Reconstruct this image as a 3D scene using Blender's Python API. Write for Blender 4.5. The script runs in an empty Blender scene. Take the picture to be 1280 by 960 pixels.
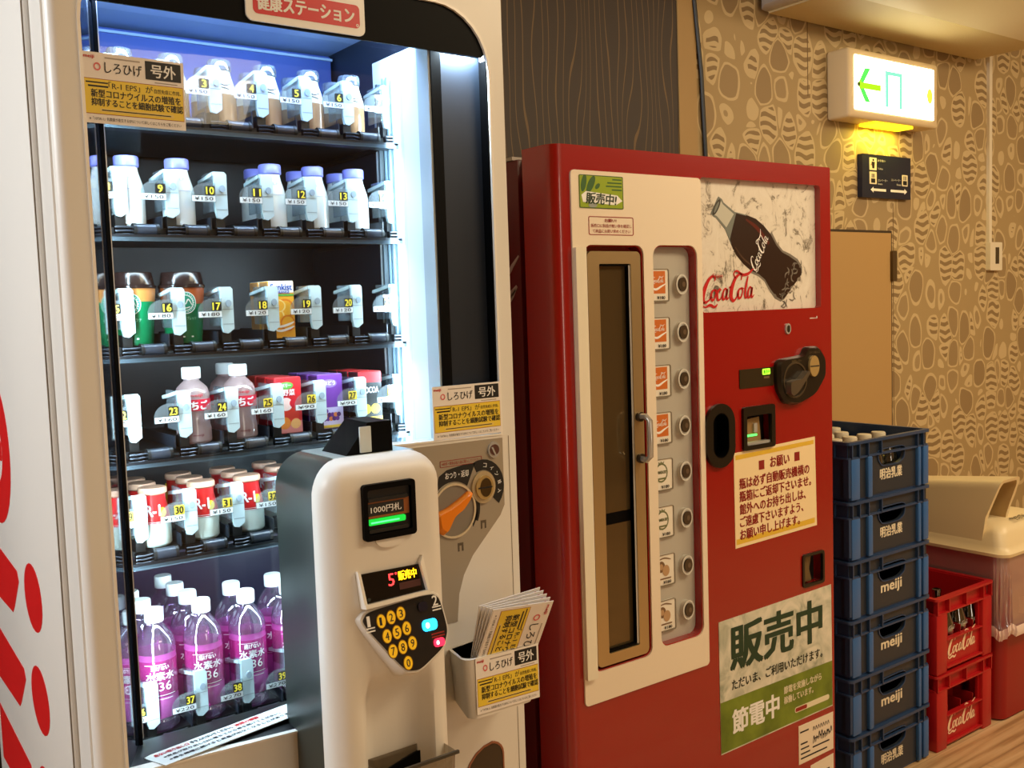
import bpy, bmesh, math, random
from mathutils import Vector, Matrix
from mathutils.geometry import tessellate_polygon
random.seed(7)
PI = math.pi
sc = bpy.context.scene
COL = sc.collection

# ------------------------------------------------------------------ camera, world, lights, exposure
YAW, PIT, ROL, FPX = 0.635954586, 0.0775366046, -0.0336220651, 1250.0
fw = Vector((math.sin(YAW)*math.cos(PIT), math.cos(YAW)*math.cos(PIT), -math.sin(PIT)))
r0 = Vector((math.cos(YAW), -math.sin(YAW), 0)); u0 = r0.cross(fw)
rt = r0*math.cos(ROL)+u0*math.sin(ROL); up = rt.cross(fw)
cam = bpy.data.cameras.new('camera'); camo = bpy.data.objects.new('camera', cam); COL.objects.link(camo)
cam.sensor_fit = 'HORIZONTAL'; cam.sensor_width = 36; cam.lens = FPX/1280*36; cam.clip_start = .02
camo.matrix_world = Matrix(((rt.x, up.x, -fw.x, 0), (rt.y, up.y, -fw.y, 0), (rt.z, up.z, -fw.z, 1.35), (0, 0, 0, 1)))
sc.camera = camo
sc.view_settings.view_transform = 'Standard'; sc.view_settings.look = 'None'
sc.view_settings.gamma = 1; sc.view_settings.use_curve_mapping = False
sc.view_settings.exposure = 0.0
w = bpy.data.worlds.new('world'); sc.world = w; w.use_nodes = True
w.node_tree.nodes['Background'].inputs[0].default_value = (1, .78, .52, 1)
w.node_tree.nodes['Background'].inputs[1].default_value = .02
sc.cycles.use_denoising = True
sc.cycles.max_bounces = 10; sc.cycles.transparent_max_bounces = 32
sc.cycles.diffuse_bounces = 4; sc.cycles.glossy_bounces = 4
sc.cycles.caustics_reflective = False; sc.cycles.caustics_refractive = False
sc.cycles.sample_clamp_indirect = 6

def area(name, loc, target, sx, sy, power, color, spread=PI):
    l = bpy.data.lights.new(name, 'AREA'); l.shape = 'RECTANGLE'; l.size = sx; l.size_y = sy
    l.energy = power; l.color = color; l.spread = spread
    o = bpy.data.objects.new(name, l); COL.objects.link(o); o.location = loc
    o.rotation_euler = (Vector(target)-Vector(loc)).to_track_quat('-Z', 'Y').to_euler()
    return o
WARM = (1, .79, .50); COOL = (.66, .86, 1.0); BLUE = (.35, .55, 1.0)
area('ceiling_lamp_near', (-1.7, 1.80, 2.40), (.35, 2.0, 1.1), .9, 1.0, 68, (.93, .97, 1))
area('ceiling_lamp_middle', (2.2, .25, 2.62), (1.9, 1.2, 0), 1.0, .8, 36, WARM)
area('ceiling_lamp_far', (4.3, .2, 2.62), (4.2, 1.2, 0), 1.3, .9, 66, WARM)
area('ceiling_lamp_rear', (1.6, -1.9, 2.62), (1.4, -.4, 0), 1.2, .8, 16, WARM)
area('added_front_fill', (.9, -3.1, 1.2), (1.2, 1.5, 1.1), .5, 2.0, 17, (1, .88, .70))  # added unseen upright light: edge highlight on the red door and front fill
# light strips of the glass-front machine: behind its door frame
area('led_strip_left', (.449, 1.668, 1.27), (.80, 1.88, 1.27), .018, 1.20, 5.5, COOL)
area('led_strip_right', (.990, 1.690, 1.30), (.92, 1.95, 1.30), .016, 1.10, 4, COOL)
area('led_strip_top', (.72, 1.640, 1.865), (.72, 1.85, 1.70), .55, .02, 3.0, BLUE)
area('led_strip_header', (1.068, 1.5705, 1.828), (1.068, 1.592, 1.62), .08, .004, 2.2, COOL)
for k, z in enumerate((1.82, 1.652, 1.470, 1.270, 1.093, .922)):
    area('added_shelf_fill', (.70, 1.686, z), (.70, 1.79, z-.13), .54, .012, (.40, .72, .85, .95, 1.05, 2.8)[k], COOL)  # added fill lights near the shelf fronts, even out the lanes

# ------------------------------------------------------------------ materials
def lin(c): return tuple(((x/255)/12.92 if x/255 <= .04045 else ((x/255+.055)/1.055)**2.4) for x in c)
MATS = {}
def mat(name, c=(128, 128, 128), rough=.5, metal=0, em=None, es=0, spec=.5, coat=0, sheen=0):
    if name in MATS: return MATS[name]
    m = bpy.data.materials.new(name); m.use_nodes = True; b = m.node_tree.nodes['Principled BSDF']
    b.inputs['Base Color'].default_value = (*lin(c), 1); b.inputs['Roughness'].default_value = rough
    b.inputs['Metallic'].default_value = metal; b.inputs['Specular IOR Level'].default_value = spec
    b.inputs['Coat Weight'].default_value = coat; b.inputs['Coat Roughness'].default_value = .05
    if em: b.inputs['Emission Color'].default_value = (*lin(em), 1); b.inputs['Emission Strength'].default_value = es
    m.diffuse_color = (*lin(c), 1); MATS[name] = m; return m
def clear(name, tint, diff=.2, gloss=.12, rough=.03, dcol=None):
    """thin transparent plastic, glass or film"""
    if name in MATS: return MATS[name]
    m = bpy.data.materials.new(name); m.use_nodes = True; nt = m.node_tree; nt.nodes.clear()
    N = nt.nodes.new; L = nt.links.new
    out = N('ShaderNodeOutputMaterial'); tr = N('ShaderNodeBsdfTransparent'); df = N('ShaderNodeBsdfDiffuse'); tl = N('ShaderNodeBsdfTranslucent')
    gl = N('ShaderNodeBsdfGlossy'); fr = N('ShaderNodeLayerWeight'); m1 = N('ShaderNodeMixShader'); m2 = N('ShaderNodeMixShader'); m3 = N('ShaderNodeMixShader')
    mul = N('ShaderNodeMath'); mul.operation = 'MULTIPLY_ADD'
    tr.inputs[0].default_value = (*lin(tint), 1)
    d = (*lin(dcol or tint), 1); df.inputs[0].default_value = d; tl.inputs[0].default_value = d
    gl.inputs[0].default_value = (1, 1, 1, 1); gl.inputs['Roughness'].default_value = rough
    fr.inputs[0].default_value = .3
    L(fr.outputs['Facing'], mul.inputs[0]); mul.inputs[1].default_value = gloss; mul.inputs[2].default_value = gloss*.3
    m3.inputs[0].default_value = .5; L(df.outputs[0], m3.inputs[1]); L(tl.outputs[0], m3.inputs[2])
    m1.inputs[0].default_value = diff; L(tr.outputs[0], m1.inputs[1]); L(m3.outputs[0], m1.inputs[2])
    L(mul.outputs[0], m2.inputs[0]); L(m1.outputs[0], m2.inputs[1]); L(gl.outputs[0], m2.inputs[2]); L(m2.outputs[0], out.inputs[0])
    MATS[name] = m; return m
def nodes_mat(name, rough=.6):
    m = bpy.data.materials.new(name); m.use_nodes = True; MATS[name] = m
    nt = m.node_tree; b = nt.nodes['Principled BSDF']; b.inputs['Roughness'].default_value = rough
    return m, nt, b
def ramp(nt, stops, interp='LINEAR'):
    r = nt.nodes.new('ShaderNodeValToRGB'); r.color_ramp.interpolation = interp
    e = r.color_ramp.elements
    while len(e) < len(stops): e.new(.5)
    for k, (p, c) in enumerate(stops): e[k].position = p; e[k].color = (*lin(c), 1)
    return r
def math_node(nt, op, a=None, b=None, c=None):
    n = nt.nodes.new('ShaderNodeMath'); n.operation = op
    for k, x in enumerate((a, b, c)):
        if x is None: continue
        if isinstance(x, (int, float)): n.inputs[k].default_value = x
        else: nt.links.new(x, n.inputs[k])
    return n.outputs[0]
def mixc(nt, f, a, b):
    n = nt.nodes.new('ShaderNodeMix'); n.data_type = 'RGBA'
    nt.links.new(f, n.inputs['Factor']) if not isinstance(f, (int, float)) else setattr(n.inputs['Factor'], 'default_value', f)
    for s, x in (('A', a), ('B', b)):
        i = [q for q in n.inputs if q.name == s and q.type == 'RGBA'][0]
        if isinstance(x, tuple): i.default_value = (*lin(x), 1)
        else: nt.links.new(x, i)
    return [q for q in n.outputs if q.type == 'RGBA'][0]
def geo_pos(nt, scale=(1, 1, 1), loc=(0, 0, 0)):
    g = nt.nodes.new('ShaderNodeNewGeometry'); mp = nt.nodes.new('ShaderNodeMapping')
    mp.inputs['Scale'].default_value = scale; mp.inputs['Location'].default_value = loc
    nt.links.new(g.outputs['Position'], mp.inputs[0]); return mp.outputs[0]

# wallpaper: pebbles outlined in light lines, some of them filled with zebra stripes
m, nt, b = nodes_mat('wallpaper_pebbles', .62)
p = geo_pos(nt, (10.2, 0, 7.6))
nz = nt.nodes.new('ShaderNodeTexNoise'); nz.inputs['Scale'].default_value = .8; nt.links.new(p, nz.inputs['Vector'])
va = nt.nodes.new('ShaderNodeVectorMath'); va.operation = 'MULTIPLY_ADD'; nt.links.new(nz.outputs['Color'], va.inputs[0]); va.inputs[1].default_value = (.3, 0, .3); nt.links.new(p, va.inputs[2])
def voro(feat):
    v = nt.nodes.new('ShaderNodeTexVoronoi'); v.voronoi_dimensions = '3D'; v.feature = feat; v.inputs['Scale'].default_value = 1; v.inputs['Randomness'].default_value = .66; nt.links.new(va.outputs[0], v.inputs['Vector']); return v
vc = voro('F1'); v2 = voro('F2')
rat0 = math_node(nt, 'DIVIDE', vc.outputs['Distance'], v2.outputs['Distance'])
ratio = math_node(nt, 'POWER', math_node(nt, 'ADD', math_node(nt, 'POWER', math_node(nt, 'MULTIPLY', rat0, .94), 3.0), math_node(nt, 'POWER', math_node(nt, 'MULTIPLY', vc.outputs['Distance'], 1.12), 3.0)), .3333)
sep = nt.nodes.new('ShaderNodeSeparateColor'); nt.links.new(vc.outputs['Color'], sep.inputs[0])
zebra = math_node(nt, 'GREATER_THAN', sep.outputs[0], .62)
sx = nt.nodes.new('ShaderNodeSeparateXYZ'); nt.links.new(va.outputs[0], sx.inputs[0])
wob = math_node(nt, 'MULTIPLY_ADD', math_node(nt, 'SINE', math_node(nt, 'MULTIPLY', sx.outputs[0], 7.0)), .9, math_node(nt, 'MULTIPLY', sx.outputs[2], 25.0))
stripe = math_node(nt, 'GREATER_THAN', math_node(nt, 'SINE', wob), .0)
rad = math_node(nt, 'MULTIPLY_ADD', zebra, .08, .80)
inside = math_node(nt, 'LESS_THAN', ratio, rad)
line = math_node(nt, 'LESS_THAN', math_node(nt, 'ABSOLUTE', math_node(nt, 'SUBTRACT', ratio, math_node(nt, 'ADD', rad, .06))), .06)
plain = mixc(nt, sep.outputs[1], (150, 126, 88), (170, 146, 104))
lightc = (204, 182, 138); midc = (172, 148, 104); darkc = (142, 118, 80)
fill = mixc(nt, zebra, plain, mixc(nt, stripe, lightc, darkc))
base = mixc(nt, inside, midc, fill)
colr = mixc(nt, line, base, lightc)
nt.links.new(colr, b.inputs['Base Color'])
# dark wallpaper with wavy vertical lines
m, nt, b = nodes_mat('wallpaper_wavy', .55)
p = geo_pos(nt, (9, 0, 1.7))
nz = nt.nodes.new('ShaderNodeTexNoise'); nz.inputs['Scale'].default_value = 1; nz.inputs['Detail'].default_value = 1; nt.links.new(p, nz.inputs['Vector'])
sx = nt.nodes.new('ShaderNodeSeparateXYZ'); nt.links.new(geo_pos(nt), sx.inputs[0])
val = math_node(nt, 'MULTIPLY_ADD', sx.outputs[0], 36.0, math_node(nt, 'MULTIPLY', nz.outputs['Fac'], 4.4))
fr = math_node(nt, 'ABSOLUTE', math_node(nt, 'SUBTRACT', math_node(nt, 'FRACT', val), .5))
ln = math_node(nt, 'LESS_THAN', fr, .055)
nt.links.new(mixc(nt, ln, (46, 29, 11), (108, 82, 44)), b.inputs['Base Color'])
# wooden plank floor, boards along x
m, nt, b = nodes_mat('floor_planks', .38)
p = geo_pos(nt)
br = nt.nodes.new('ShaderNodeTexBrick'); br.inputs['Scale'].default_value = 1; br.inputs['Brick Width'].default_value = .9; br.inputs['Row Height'].default_value = .12
br.inputs['Mortar Size'].default_value = .002; br.inputs['Color1'].default_value = (*lin((205, 168, 122)), 1); br.inputs['Color2'].default_value = (*lin((180, 142, 98)), 1); br.inputs['Mortar'].default_value = (*lin((120, 90, 60)), 1)
nt.links.new(p, br.inputs['Vector'])
nz = nt.nodes.new('ShaderNodeTexNoise'); nz.inputs['Scale'].default_value = 1; nz.inputs['Detail'].default_value = 6; nt.links.new(geo_pos(nt, (2.2, 42, 1)), nz.inputs['Vector'])
rp = ramp(nt, [(.35, (138, 104, 68)), (.5, (200, 166, 124)), (.7, (226, 198, 158))]); nt.links.new(nz.outputs['Fac'], rp.inputs[0])
nt.links.new(mixc(nt, .6, br.outputs['Color'], rp.outputs[0]), b.inputs['Base Color'])
# cracked-ice picture background
m, nt, b = nodes_mat('ice_print', .25)
nz = nt.nodes.new('ShaderNodeTexNoise'); nz.inputs['Scale'].default_value = 17; nz.inputs['Detail'].default_value = 9; nz.inputs['Roughness'].default_value = .72; nz.inputs['Distortion'].default_value = 1.2; nt.links.new(geo_pos(nt, (1.3, 1, .9)), nz.inputs['Vector'])
rp = ramp(nt, [(.30, (72, 66, 58)), (.40, (150, 142, 128)), (.46, (225, 218, 205)), (.7, (236, 231, 220))]); nt.links.new(nz.outputs['Fac'], rp.inputs[0])
nt.links.new(rp.outputs[0], b.inputs['Base Color'])
# worn poster paper
m, nt, b = nodes_mat('worn_paper', .35)
nz = nt.nodes.new('ShaderNodeTexNoise'); nz.inputs['Scale'].default_value = 14; nz.inputs['Detail'].default_value = 7; nz.inputs['Distortion'].default_value = 1.5; nt.links.new(geo_pos(nt), nz.inputs['Vector'])
rp = ramp(nt, [(.3, (150, 158, 140)), (.5, (205, 205, 188)), (.65, (226, 222, 206))]); nt.links.new(nz.outputs['Fac'], rp.inputs[0])
nt.links.new(rp.outputs[0], b.inputs['Base Color'])
m, nt, b = nodes_mat('worn_green', .35)
nz = nt.nodes.new('ShaderNodeTexNoise'); nz.inputs['Scale'].default_value = 12; nz.inputs['Detail'].default_value = 6; nt.links.new(geo_pos(nt), nz.inputs['Vector'])
rp = ramp(nt, [(.3, (84, 104, 22)), (.6, (122, 142, 40))]); nt.links.new(nz.outputs['Fac'], rp.inputs[0])
nt.links.new(rp.outputs[0], b.inputs['Base Color'])
# fine grain for powder coat and moulded plastic
def grainy(name, c, rough, bump=.05, scale=500, coat=0):
    if name in MATS: return MATS[name]
    m, nt, b = nodes_mat(name, rough); b.inputs['Base Color'].default_value = (*lin(c), 1)
    b.inputs['Coat Weight'].default_value = coat; b.inputs['Coat Roughness'].default_value = .06
    nz = nt.nodes.new('ShaderNodeTexNoise'); nz.inputs['Scale'].default_value = scale; nt.links.new(geo_pos(nt), nz.inputs['Vector'])
    bp = nt.nodes.new('ShaderNodeBump'); bp.inputs['Strength'].default_value = bump; bp.inputs['Distance'].default_value = .002
    nt.links.new(nz.outputs['Fac'], bp.inputs['Height']); nt.links.new(bp.outputs[0], b.inputs['Normal']); return m
WHITE = grainy('white_enamel', (228, 225, 218), .36)
CREAM = grainy('cream_plastic', (226, 221, 212), .4)
TAUPE = grainy('taupe_plastic', (158, 146, 128), .42)
BLACK = mat('black_gloss', (4, 4, 5), .5, spec=.08)
DARK = grainy('dark_plastic', (22, 24, 25), .38)
DKGREY = mat('dark_grey_liner', (34, 38, 48), .45)
STEEL = mat('brushed_steel', (40, 47, 58), .36, .3)
SILVER = mat('silver', (205, 205, 202), .25, .45)
GOLDSIL = mat('champagne_metal', (196, 172, 128), .32, .75)
RED = grainy('red_enamel', (152, 12, 9), .26, .01, 500, .7)
DKRED = grainy('red_enamel_shaded', (92, 7, 11), .35, .02)  # cabinet red, shade of the gap between the machines put into the colour
PANEL = grainy('panel_white', (236, 222, 200), .4, .02)
INK = mat('ink_black', (18, 17, 16), .5)
INKW = mat('ink_white', (244, 244, 242), .5)
INKR = mat('ink_red', (205, 22, 20), .45)
INKDR = mat('ink_brown_red', (150, 28, 16), .5)
YEL = mat('card_yellow', (236, 206, 62), .45)
PAPER = mat('card_white', (238, 232, 226), .45)
PINKI = mat('ink_pink', (220, 110, 110), .5)
ORANGE = mat('orange_plastic', (232, 128, 18), .35)
LEDW = mat('white_interior', (226, 236, 240), .35)
GLASS = clear('window_glass', (250, 252, 252), 0.0, .06, .0)
PLEX = clear('clear_plastic', (238, 246, 250), .16, .25, .03, (225, 240, 250))
ROLL = clear('smoke_plastic', (96, 104, 116), .7, .16, .3, (70, 80, 96))
BRKT = mat('bracket_white', (196, 216, 220), .35)

# ------------------------------------------------------------------ mesh builder
TXT = {}
def text_mesh(body, bold, res=2):
    k = body
    if k in TXT: return TXT[k]
    cu = bpy.data.curves.new('t', 'FONT'); cu.body = body; cu.size = 1; cu.resolution_u = res; cu.fill_mode = 'FRONT'
    o = bpy.data.objects.new('t', cu); COL.objects.link(o)
    dg = bpy.context.evaluated_depsgraph_get(); dg.update()
    me = bpy.data.meshes.new_from_object(o.evaluated_get(dg))
    vs = [(v.co.x, v.co.y) for v in me.vertices]; fs = [tuple(f.vertices) for f in me.polygons]
    bpy.data.objects.remove(o); bpy.data.curves.remove(cu); bpy.data.meshes.remove(me)
    x0 = min(v[0] for v in vs); x1 = max(v[0] for v in vs); y0 = min(v[1] for v in vs); y1 = max(v[1] for v in vs)
    vs = [((a-x0)/(x1-x0), (c-y0)/(y1-y0)) for a, c in vs]
    TXT[k] = (vs, fs); return TXT[k]
def rr(x0, x1, y0, y1, r, n=5):
    """rounded rectangle, r may be a single radius or (bl, br, tr, tl)"""
    R = r if isinstance(r, (tuple, list)) else (r,)*4
    out = []
    for (cx, cy, sx, sy, a0), q in zip(((x0, y0, 1, 1, PI), (x1, y0, -1, 1, 1.5*PI), (x1, y1, -1, -1, 0), (x0, y1, 1, -1, .5*PI)), R):
        if q <= 0: out.append((cx, cy)); continue
        for k in range(n+1):
            a = a0+k/n*PI/2; out.append((cx+sx*q+q*math.cos(a), cy+sy*q+q*math.sin(a)))
    return out
def ell(cx, cy, a, b, n=24): return [(cx+a*math.cos(2*PI*k/n), cy+b*math.sin(2*PI*k/n)) for k in range(n)]
def FR(Y): return Matrix(((1, 0, 0, 0), (0, 0, -1, Y), (0, 1, 0, 0), (0, 0, 0, 1)))   # local u,v,w -> x, z, outwards (-y)
class MB:
    def __init__(s, M=None): s.v = []; s.f = []; s.mi = []; s.mats = []; s.M = M or Matrix(); s.F = None
    def idx(s, m):
        if m not in s.mats: s.mats.append(m)
        return s.mats.index(m)
    def add(s, vs, fs, m):
        o = len(s.v); k = s.idx(m)
        for v in vs:
            if s.F: v = s.F(*v)
            s.v.append(s.M @ Vector(v))
        for f in fs: s.f.append(tuple(i+o for i in f)); s.mi.append(k)
        return s
    def box(s, x0, x1, y0, y1, z0, z1, m, b=0, seg=2):
        if b <= 0:
            vs = [(x, y, z) for x in (x0, x1) for y in (y0, y1) for z in (z0, z1)]
            return s.add(vs, [(0, 1, 3, 2), (4, 6, 7, 5), (0, 4, 5, 1), (2, 3, 7, 6), (0, 2, 6, 4), (1, 5, 7, 3)], m)
        bm = bmesh.new(); bmesh.ops.create_cube(bm, size=1)
        for v in bm.verts: v.co = ((x0+x1)/2+v.co.x*(x1-x0), (y0+y1)/2+v.co.y*(y1-y0), (z0+z1)/2+v.co.z*(z1-z0))
        bmesh.ops.bevel(bm, geom=bm.edges[:], offset=b, segments=seg, affect='EDGES', profile=.5)
        bm.verts.index_update(); vs = [tuple(v.co) for v in bm.verts]; fs = [tuple(v.index for v in f.verts) for f in bm.faces]; bm.free()
        return s.add(vs, fs, m)
    def plate(s, outer, holes, w0, w1, m, side=None):
        """flat plate in the local u,v plane between w0 and w1, with holes"""
        rings = [outer]+list(holes)
        tri = tessellate_polygon([[Vector((a, c, 0)) for a, c in r] for r in rings])
        flat = [p for r in rings for p in r]; n = len(flat)
        s.add([(a, c, w1) for a, c in flat], [tuple(t) for t in tri], m)
        if abs(w1-w0) > 1e-6:
            s.add([(a, c, w0) for a, c in flat], [tuple(t) for t in tri], m)
            o = 0
            for r in rings:
                k = len(r); vs = [(a, c, w0) for a, c in r]+[(a, c, w1) for a, c in r]
                s.add(vs, [(i, (i+1) % k, (i+1) % k+k, i+k) for i in range(k)], side or m)
        return s
    def flat(s, outer, w, m, holes=()): return s.plate(outer, holes, w, w, m)
    def rect(s, x0, x1, y0, y1, w, m): return s.add([(x0, y0, w), (x1, y0, w), (x1, y1, w), (x0, y1, w)], [(0, 1, 2, 3)], m)
    def lathe(s, prof, m, n=24, c=(0, 0), mats=None):
        """profile [(r, z), ...]; mats: list of material per segment"""
        for k in range(len(prof)-1):
            (ra, za), (rb, zb) = prof[k], prof[k+1]
            vs = [(c[0]+ra*math.cos(2*PI*i/n), c[1]+ra*math.sin(2*PI*i/n), za) for i in range(n)]+[(c[0]+rb*math.cos(2*PI*i/n), c[1]+rb*math.sin(2*PI*i/n), zb) for i in range(n)]
            s.add(vs, [(i, (i+1) % n, (i+1) % n+n, i+n) for i in range(n)], mats[k] if mats else m)
        return s
    def cyl(s, p0, p1, r, m, n=14, r1=None, cap=True):
        p0 = Vector(p0); p1 = Vector(p1); d = (p1-p0).normalized(); a = d.orthogonal().normalized(); c = d.cross(a); r1 = r if r1 is None else r1
        vs = [tuple(p0+r*(a*math.cos(2*PI*i/n)+c*math.sin(2*PI*i/n))) for i in range(n)]+[tuple(p1+r1*(a*math.cos(2*PI*i/n)+c*math.sin(2*PI*i/n))) for i in range(n)]
        fs = [(i, (i+1) % n, (i+1) % n+n, i+n) for i in range(n)]
        if cap: fs += [tuple(range(n)), tuple(range(n, 2*n))]
        return s.add(vs, fs, m)
    def tube(s, pts, r, m, n=10):
        pts = [Vector(p) for p in pts]; rings = []; a = None
        for i, p in enumerate(pts):
            d = (pts[min(i+1, len(pts)-1)]-pts[max(i-1, 0)]).normalized()
            a = d.orthogonal().normalized() if a is None else (a-d*a.dot(d)).normalized()
            c = d.cross(a); rings.append([tuple(p+r*(a*math.cos(2*PI*k/n)+c*math.sin(2*PI*k/n))) for k in range(n)])
        return s.loft(rings, m)
    def loft(s, rings, m, cap=True, close=True):
        n = len(rings[0]); vs = [p for r in rings for p in r]; fs = []
        for k in range(len(rings)-1):
            for i in range(n if close else n-1):
                j = (i+1) % n; fs.append((k*n+i, k*n+j, (k+1)*n+j, (k+1)*n+i))
        if cap: fs += [tuple(range(n)), tuple(range((len(rings)-1)*n, len(rings)*n))]
        return s.add(vs, fs, m)
    def text(s, body, u, v, wd, ht, w, m, bold=.012, rot=0, shear=0):
        """text fitted into a box of wd x ht whose lower left corner is u, v"""
        vs, fs = text_mesh(body, bold); c, sn = math.cos(rot), math.sin(rot)
        n = max(len(body), 1); em = min(ht, wd/n*1.1) if ord(body[0]) > 255 else ht
        e = bold*em
        offs = [(0, 0)] if bold < .008 else [(-e, 0), (e, 0)] if bold < .018 else [(-e, -e*.6), (e, -e*.6), (-e, e*.6), (e, e*.6)]
        for q_, (dx, dy) in enumerate(offs):
            out = []
            for a, b_ in vs:
                x = a*wd+shear*b_*ht+dx; y = b_*ht+dy; out.append((u+x*c-y*sn, v+x*sn+y*c, w+q_*.00011))
            s.add(out, fs, m)
        return s
    def stroke(s, pts, w, m, k=6):
        """calligraphic stroke through (x, y, width) points"""
        P = [pts[0]]+list(pts)+[pts[-1]]; out = []
        for i in range(1, len(P)-2):
            for j in range(k):
                t = j/k
                out.append(tuple(.5*((2*P[i][q])+(-P[i-1][q]+P[i+1][q])*t+(2*P[i-1][q]-5*P[i][q]+4*P[i+1][q]-P[i+2][q])*t*t+(-P[i-1][q]+3*P[i][q]-3*P[i+1][q]+P[i+2][q])*t**3) for q in range(3)))
        out.append(tuple(pts[-1])); vs = []
        for i, (x, y, wd) in enumerate(out):
            a = out[max(i-1, 0)]; b_ = out[min(i+1, len(out)-1)]; dx, dy = b_[0]-a[0], b_[1]-a[1]; l = math.hypot(dx, dy) or 1
            vs += [(x-dy/l*wd/2, y+dx/l*wd/2, w), (x+dy/l*wd/2, y-dx/l*wd/2, w)]
        return s.add(vs, [(2*i, 2*i+1, 2*i+3, 2*i+2) for i in range(len(out)-1)], m)
    def build(s, name, parent=None, loc=None, angle=35):
        root = parent
        while root is not None and root.parent is not None: root = root.parent
        o0 = Vector(root['_loc']) if root is not None else Vector(loc or (0, 0, 0))
        me = bpy.data.meshes.new(name); me.from_pydata([v-o0 for v in s.v], [], s.f)
        for m in s.mats: me.materials.append(m)
        me.polygons.foreach_set('material_index', s.mi)
        bm = bmesh.new(); bm.from_mesh(me); bmesh.ops.remove_doubles(bm, verts=bm.verts[:], dist=1e-5); bmesh.ops.recalc_face_normals(bm, faces=bm.faces[:]); bm.to_mesh(me); bm.free()
        me.polygons.foreach_set('use_smooth', [True]*len(me.polygons)); me.set_sharp_from_angle(angle=math.radians(angle)); me.update()
        o = bpy.data.objects.new(name, me); COL.objects.link(o)
        if parent is not None: o.parent = parent
        else: o.location = o0; o['_loc'] = tuple(o0)
        return o
def coke(mb, u, v, wd, w, m, rot=0, thick=1.0):
    """flowing two-word script lettering"""
    k = wd/3.25; c, sn = math.cos(rot), math.sin(rot)
    S = [[(.86, .80, .03), (.90, .93, .07), (.76, 1.0, .08), (.52, .86, .11), (.28, .52, .15), (.16, .20, .15), (.24, .0, .10), (.44, .03, .06), (.66, .20, .04)],
         [(.24, .0, .06), (.10, -.10, .05), (.28, -.20, .05), (.55, -.13, .09), (.80, -.22, .08), (.98, -.12, .04)],
         [(.86, .46, .05), (.70, .40, .07), (.62, .20, .10), (.68, .05, .08), (.82, .12, .06), (.92, .34, .06), (.86, .46, .05), (1.0, .42, .03)],
         [(1.22, .42, .07), (1.12, .47, .06), (.99, .28, .10), (1.01, .07, .09), (1.14, .06, .05), (1.28, .22, .03)],
         [(1.56, .42, .07), (1.46, .48, .05), (1.32, .28, .09), (1.31, .07, .09), (1.42, .08, .05), (1.56, .30, .05), (1.60, .46, .05)], [(1.60, .46, .08), (1.53, .18, .09), (1.56, .05, .07), (1.68, .14, .03)],
         [(1.70, .50, .05), (1.82, .54, .05)],
         [(2.44, .78, .03), (2.50, .96, .06), (2.36, 1.02, .08), (2.10, .86, .11), (1.88, .50, .15), (1.80, .16, .15), (1.90, -.03, .10), (2.08, .04, .06), (2.26, .26, .04)],
         [(2.10, .86, .05), (2.02, 1.06, .05), (2.20, 1.16, .06), (2.55, 1.0, .08), (2.88, 1.02, .10), (3.16, 1.18, .05), (3.26, 1.24, .02)],
         [(2.46, .46, .05), (2.30, .40, .07), (2.22, .20, .10), (2.28, .05, .08), (2.42, .12, .06), (2.52, .34, .06), (2.46, .46, .05), (2.60, .42, .03)],
         [(2.88, .92, .06), (2.76, .62, .09), (2.66, .26, .10), (2.68, .05, .08), (2.80, .12, .03)],
         [(3.06, .42, .07), (2.97, .48, .05), (2.84, .28, .09), (2.83, .07, .09), (2.94, .08, .05), (3.06, .30, .05), (3.11, .46, .05)], [(3.11, .46, .08), (3.04, .18, .09), (3.07, .05, .07), (3.22, .16, .02)]]
    for st in S:
        mb.stroke([(u+k*(x*c-y*sn), v+k*(x*sn+y*c), k*t*thick) for x, y, t in st], w, m)
def thing(name, label, cat, loc, group=None):
    o = bpy.data.objects.new(name, None); COL.objects.link(o); o.location = loc; o.empty_display_size = .05
    o['_loc'] = tuple(loc); o['label'] = label; o['category'] = cat
    if group: o['group'] = group
    return o
def tag(o, label, cat, group=None):
    o['label'] = label; o['category'] = cat
    if group: o['group'] = group
    return o
def struct(o): o['kind'] = 'structure'; return o
def copy_tree(o, parent=None):
    c = o.copy(); COL.objects.link(c)
    if parent is not None: c.parent = parent
    for ch in list(o.children): copy_tree(ch, c)
    return c
def place(proto, used, loc, label, cat, group, rz=0):
    """first call uses the prototype itself, later calls copy it with its parts"""
    if used[0]:
        o = copy_tree(proto)
    else: o = proto; used[0] = True
    o.location = loc; o.rotation_euler.z = rz; tag(o, label, cat, group); return o

# ------------------------------------------------------------------ the room
X0, X1, YB, YF, ZC = -2.6, 6.2, 2.40, -3.2, 2.68
TAN = grainy('plaster_tan', (196, 168, 122), .7)
TANS = grainy('wall_strip_tan', (172, 140, 88), .6)
struct(MB().box(X0, X1, YF, YB, -.06, 0, MATS['floor_planks']).build('floor'))
struct(MB().box(X0, X1, YF, YB+.1, ZC, ZC+.06, mat('ceiling_white', (214, 200, 172), .8)).build('ceiling'))
mb = MB(); mb.box(2.592, X1, YB, YB+.1, 0, ZC, MATS['wallpaper_pebbles'])
mb.box(X0, 2.505, YB, YB+.1, 0, ZC, MATS['wallpaper_wavy']); mb.box(2.505, 2.592, YB-.004, YB+.1, 0, ZC, TANS)
seam = mat('wallpaper_joint', (120, 94, 60), .7)
for x, z0, z1 in ((3.20, 2.10, ZC), (3.752, 0, 1.72)): mb.box(x-.002, x+.002, YB-.0008, YB, z0, z1, seam)
struct(mb.build('wall_back'))
struct(MB().box(X0-.1, X0, YF, YB, 0, ZC, TAN).build('wall_left'))
struct(MB().box(X1, X1+.1, YF, YB, 0, ZC, TAN).build('wall_right'))
struct(MB().box(X0, X1, YF-.1, YF, 0, ZC, TAN).build('wall_front'))
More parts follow.
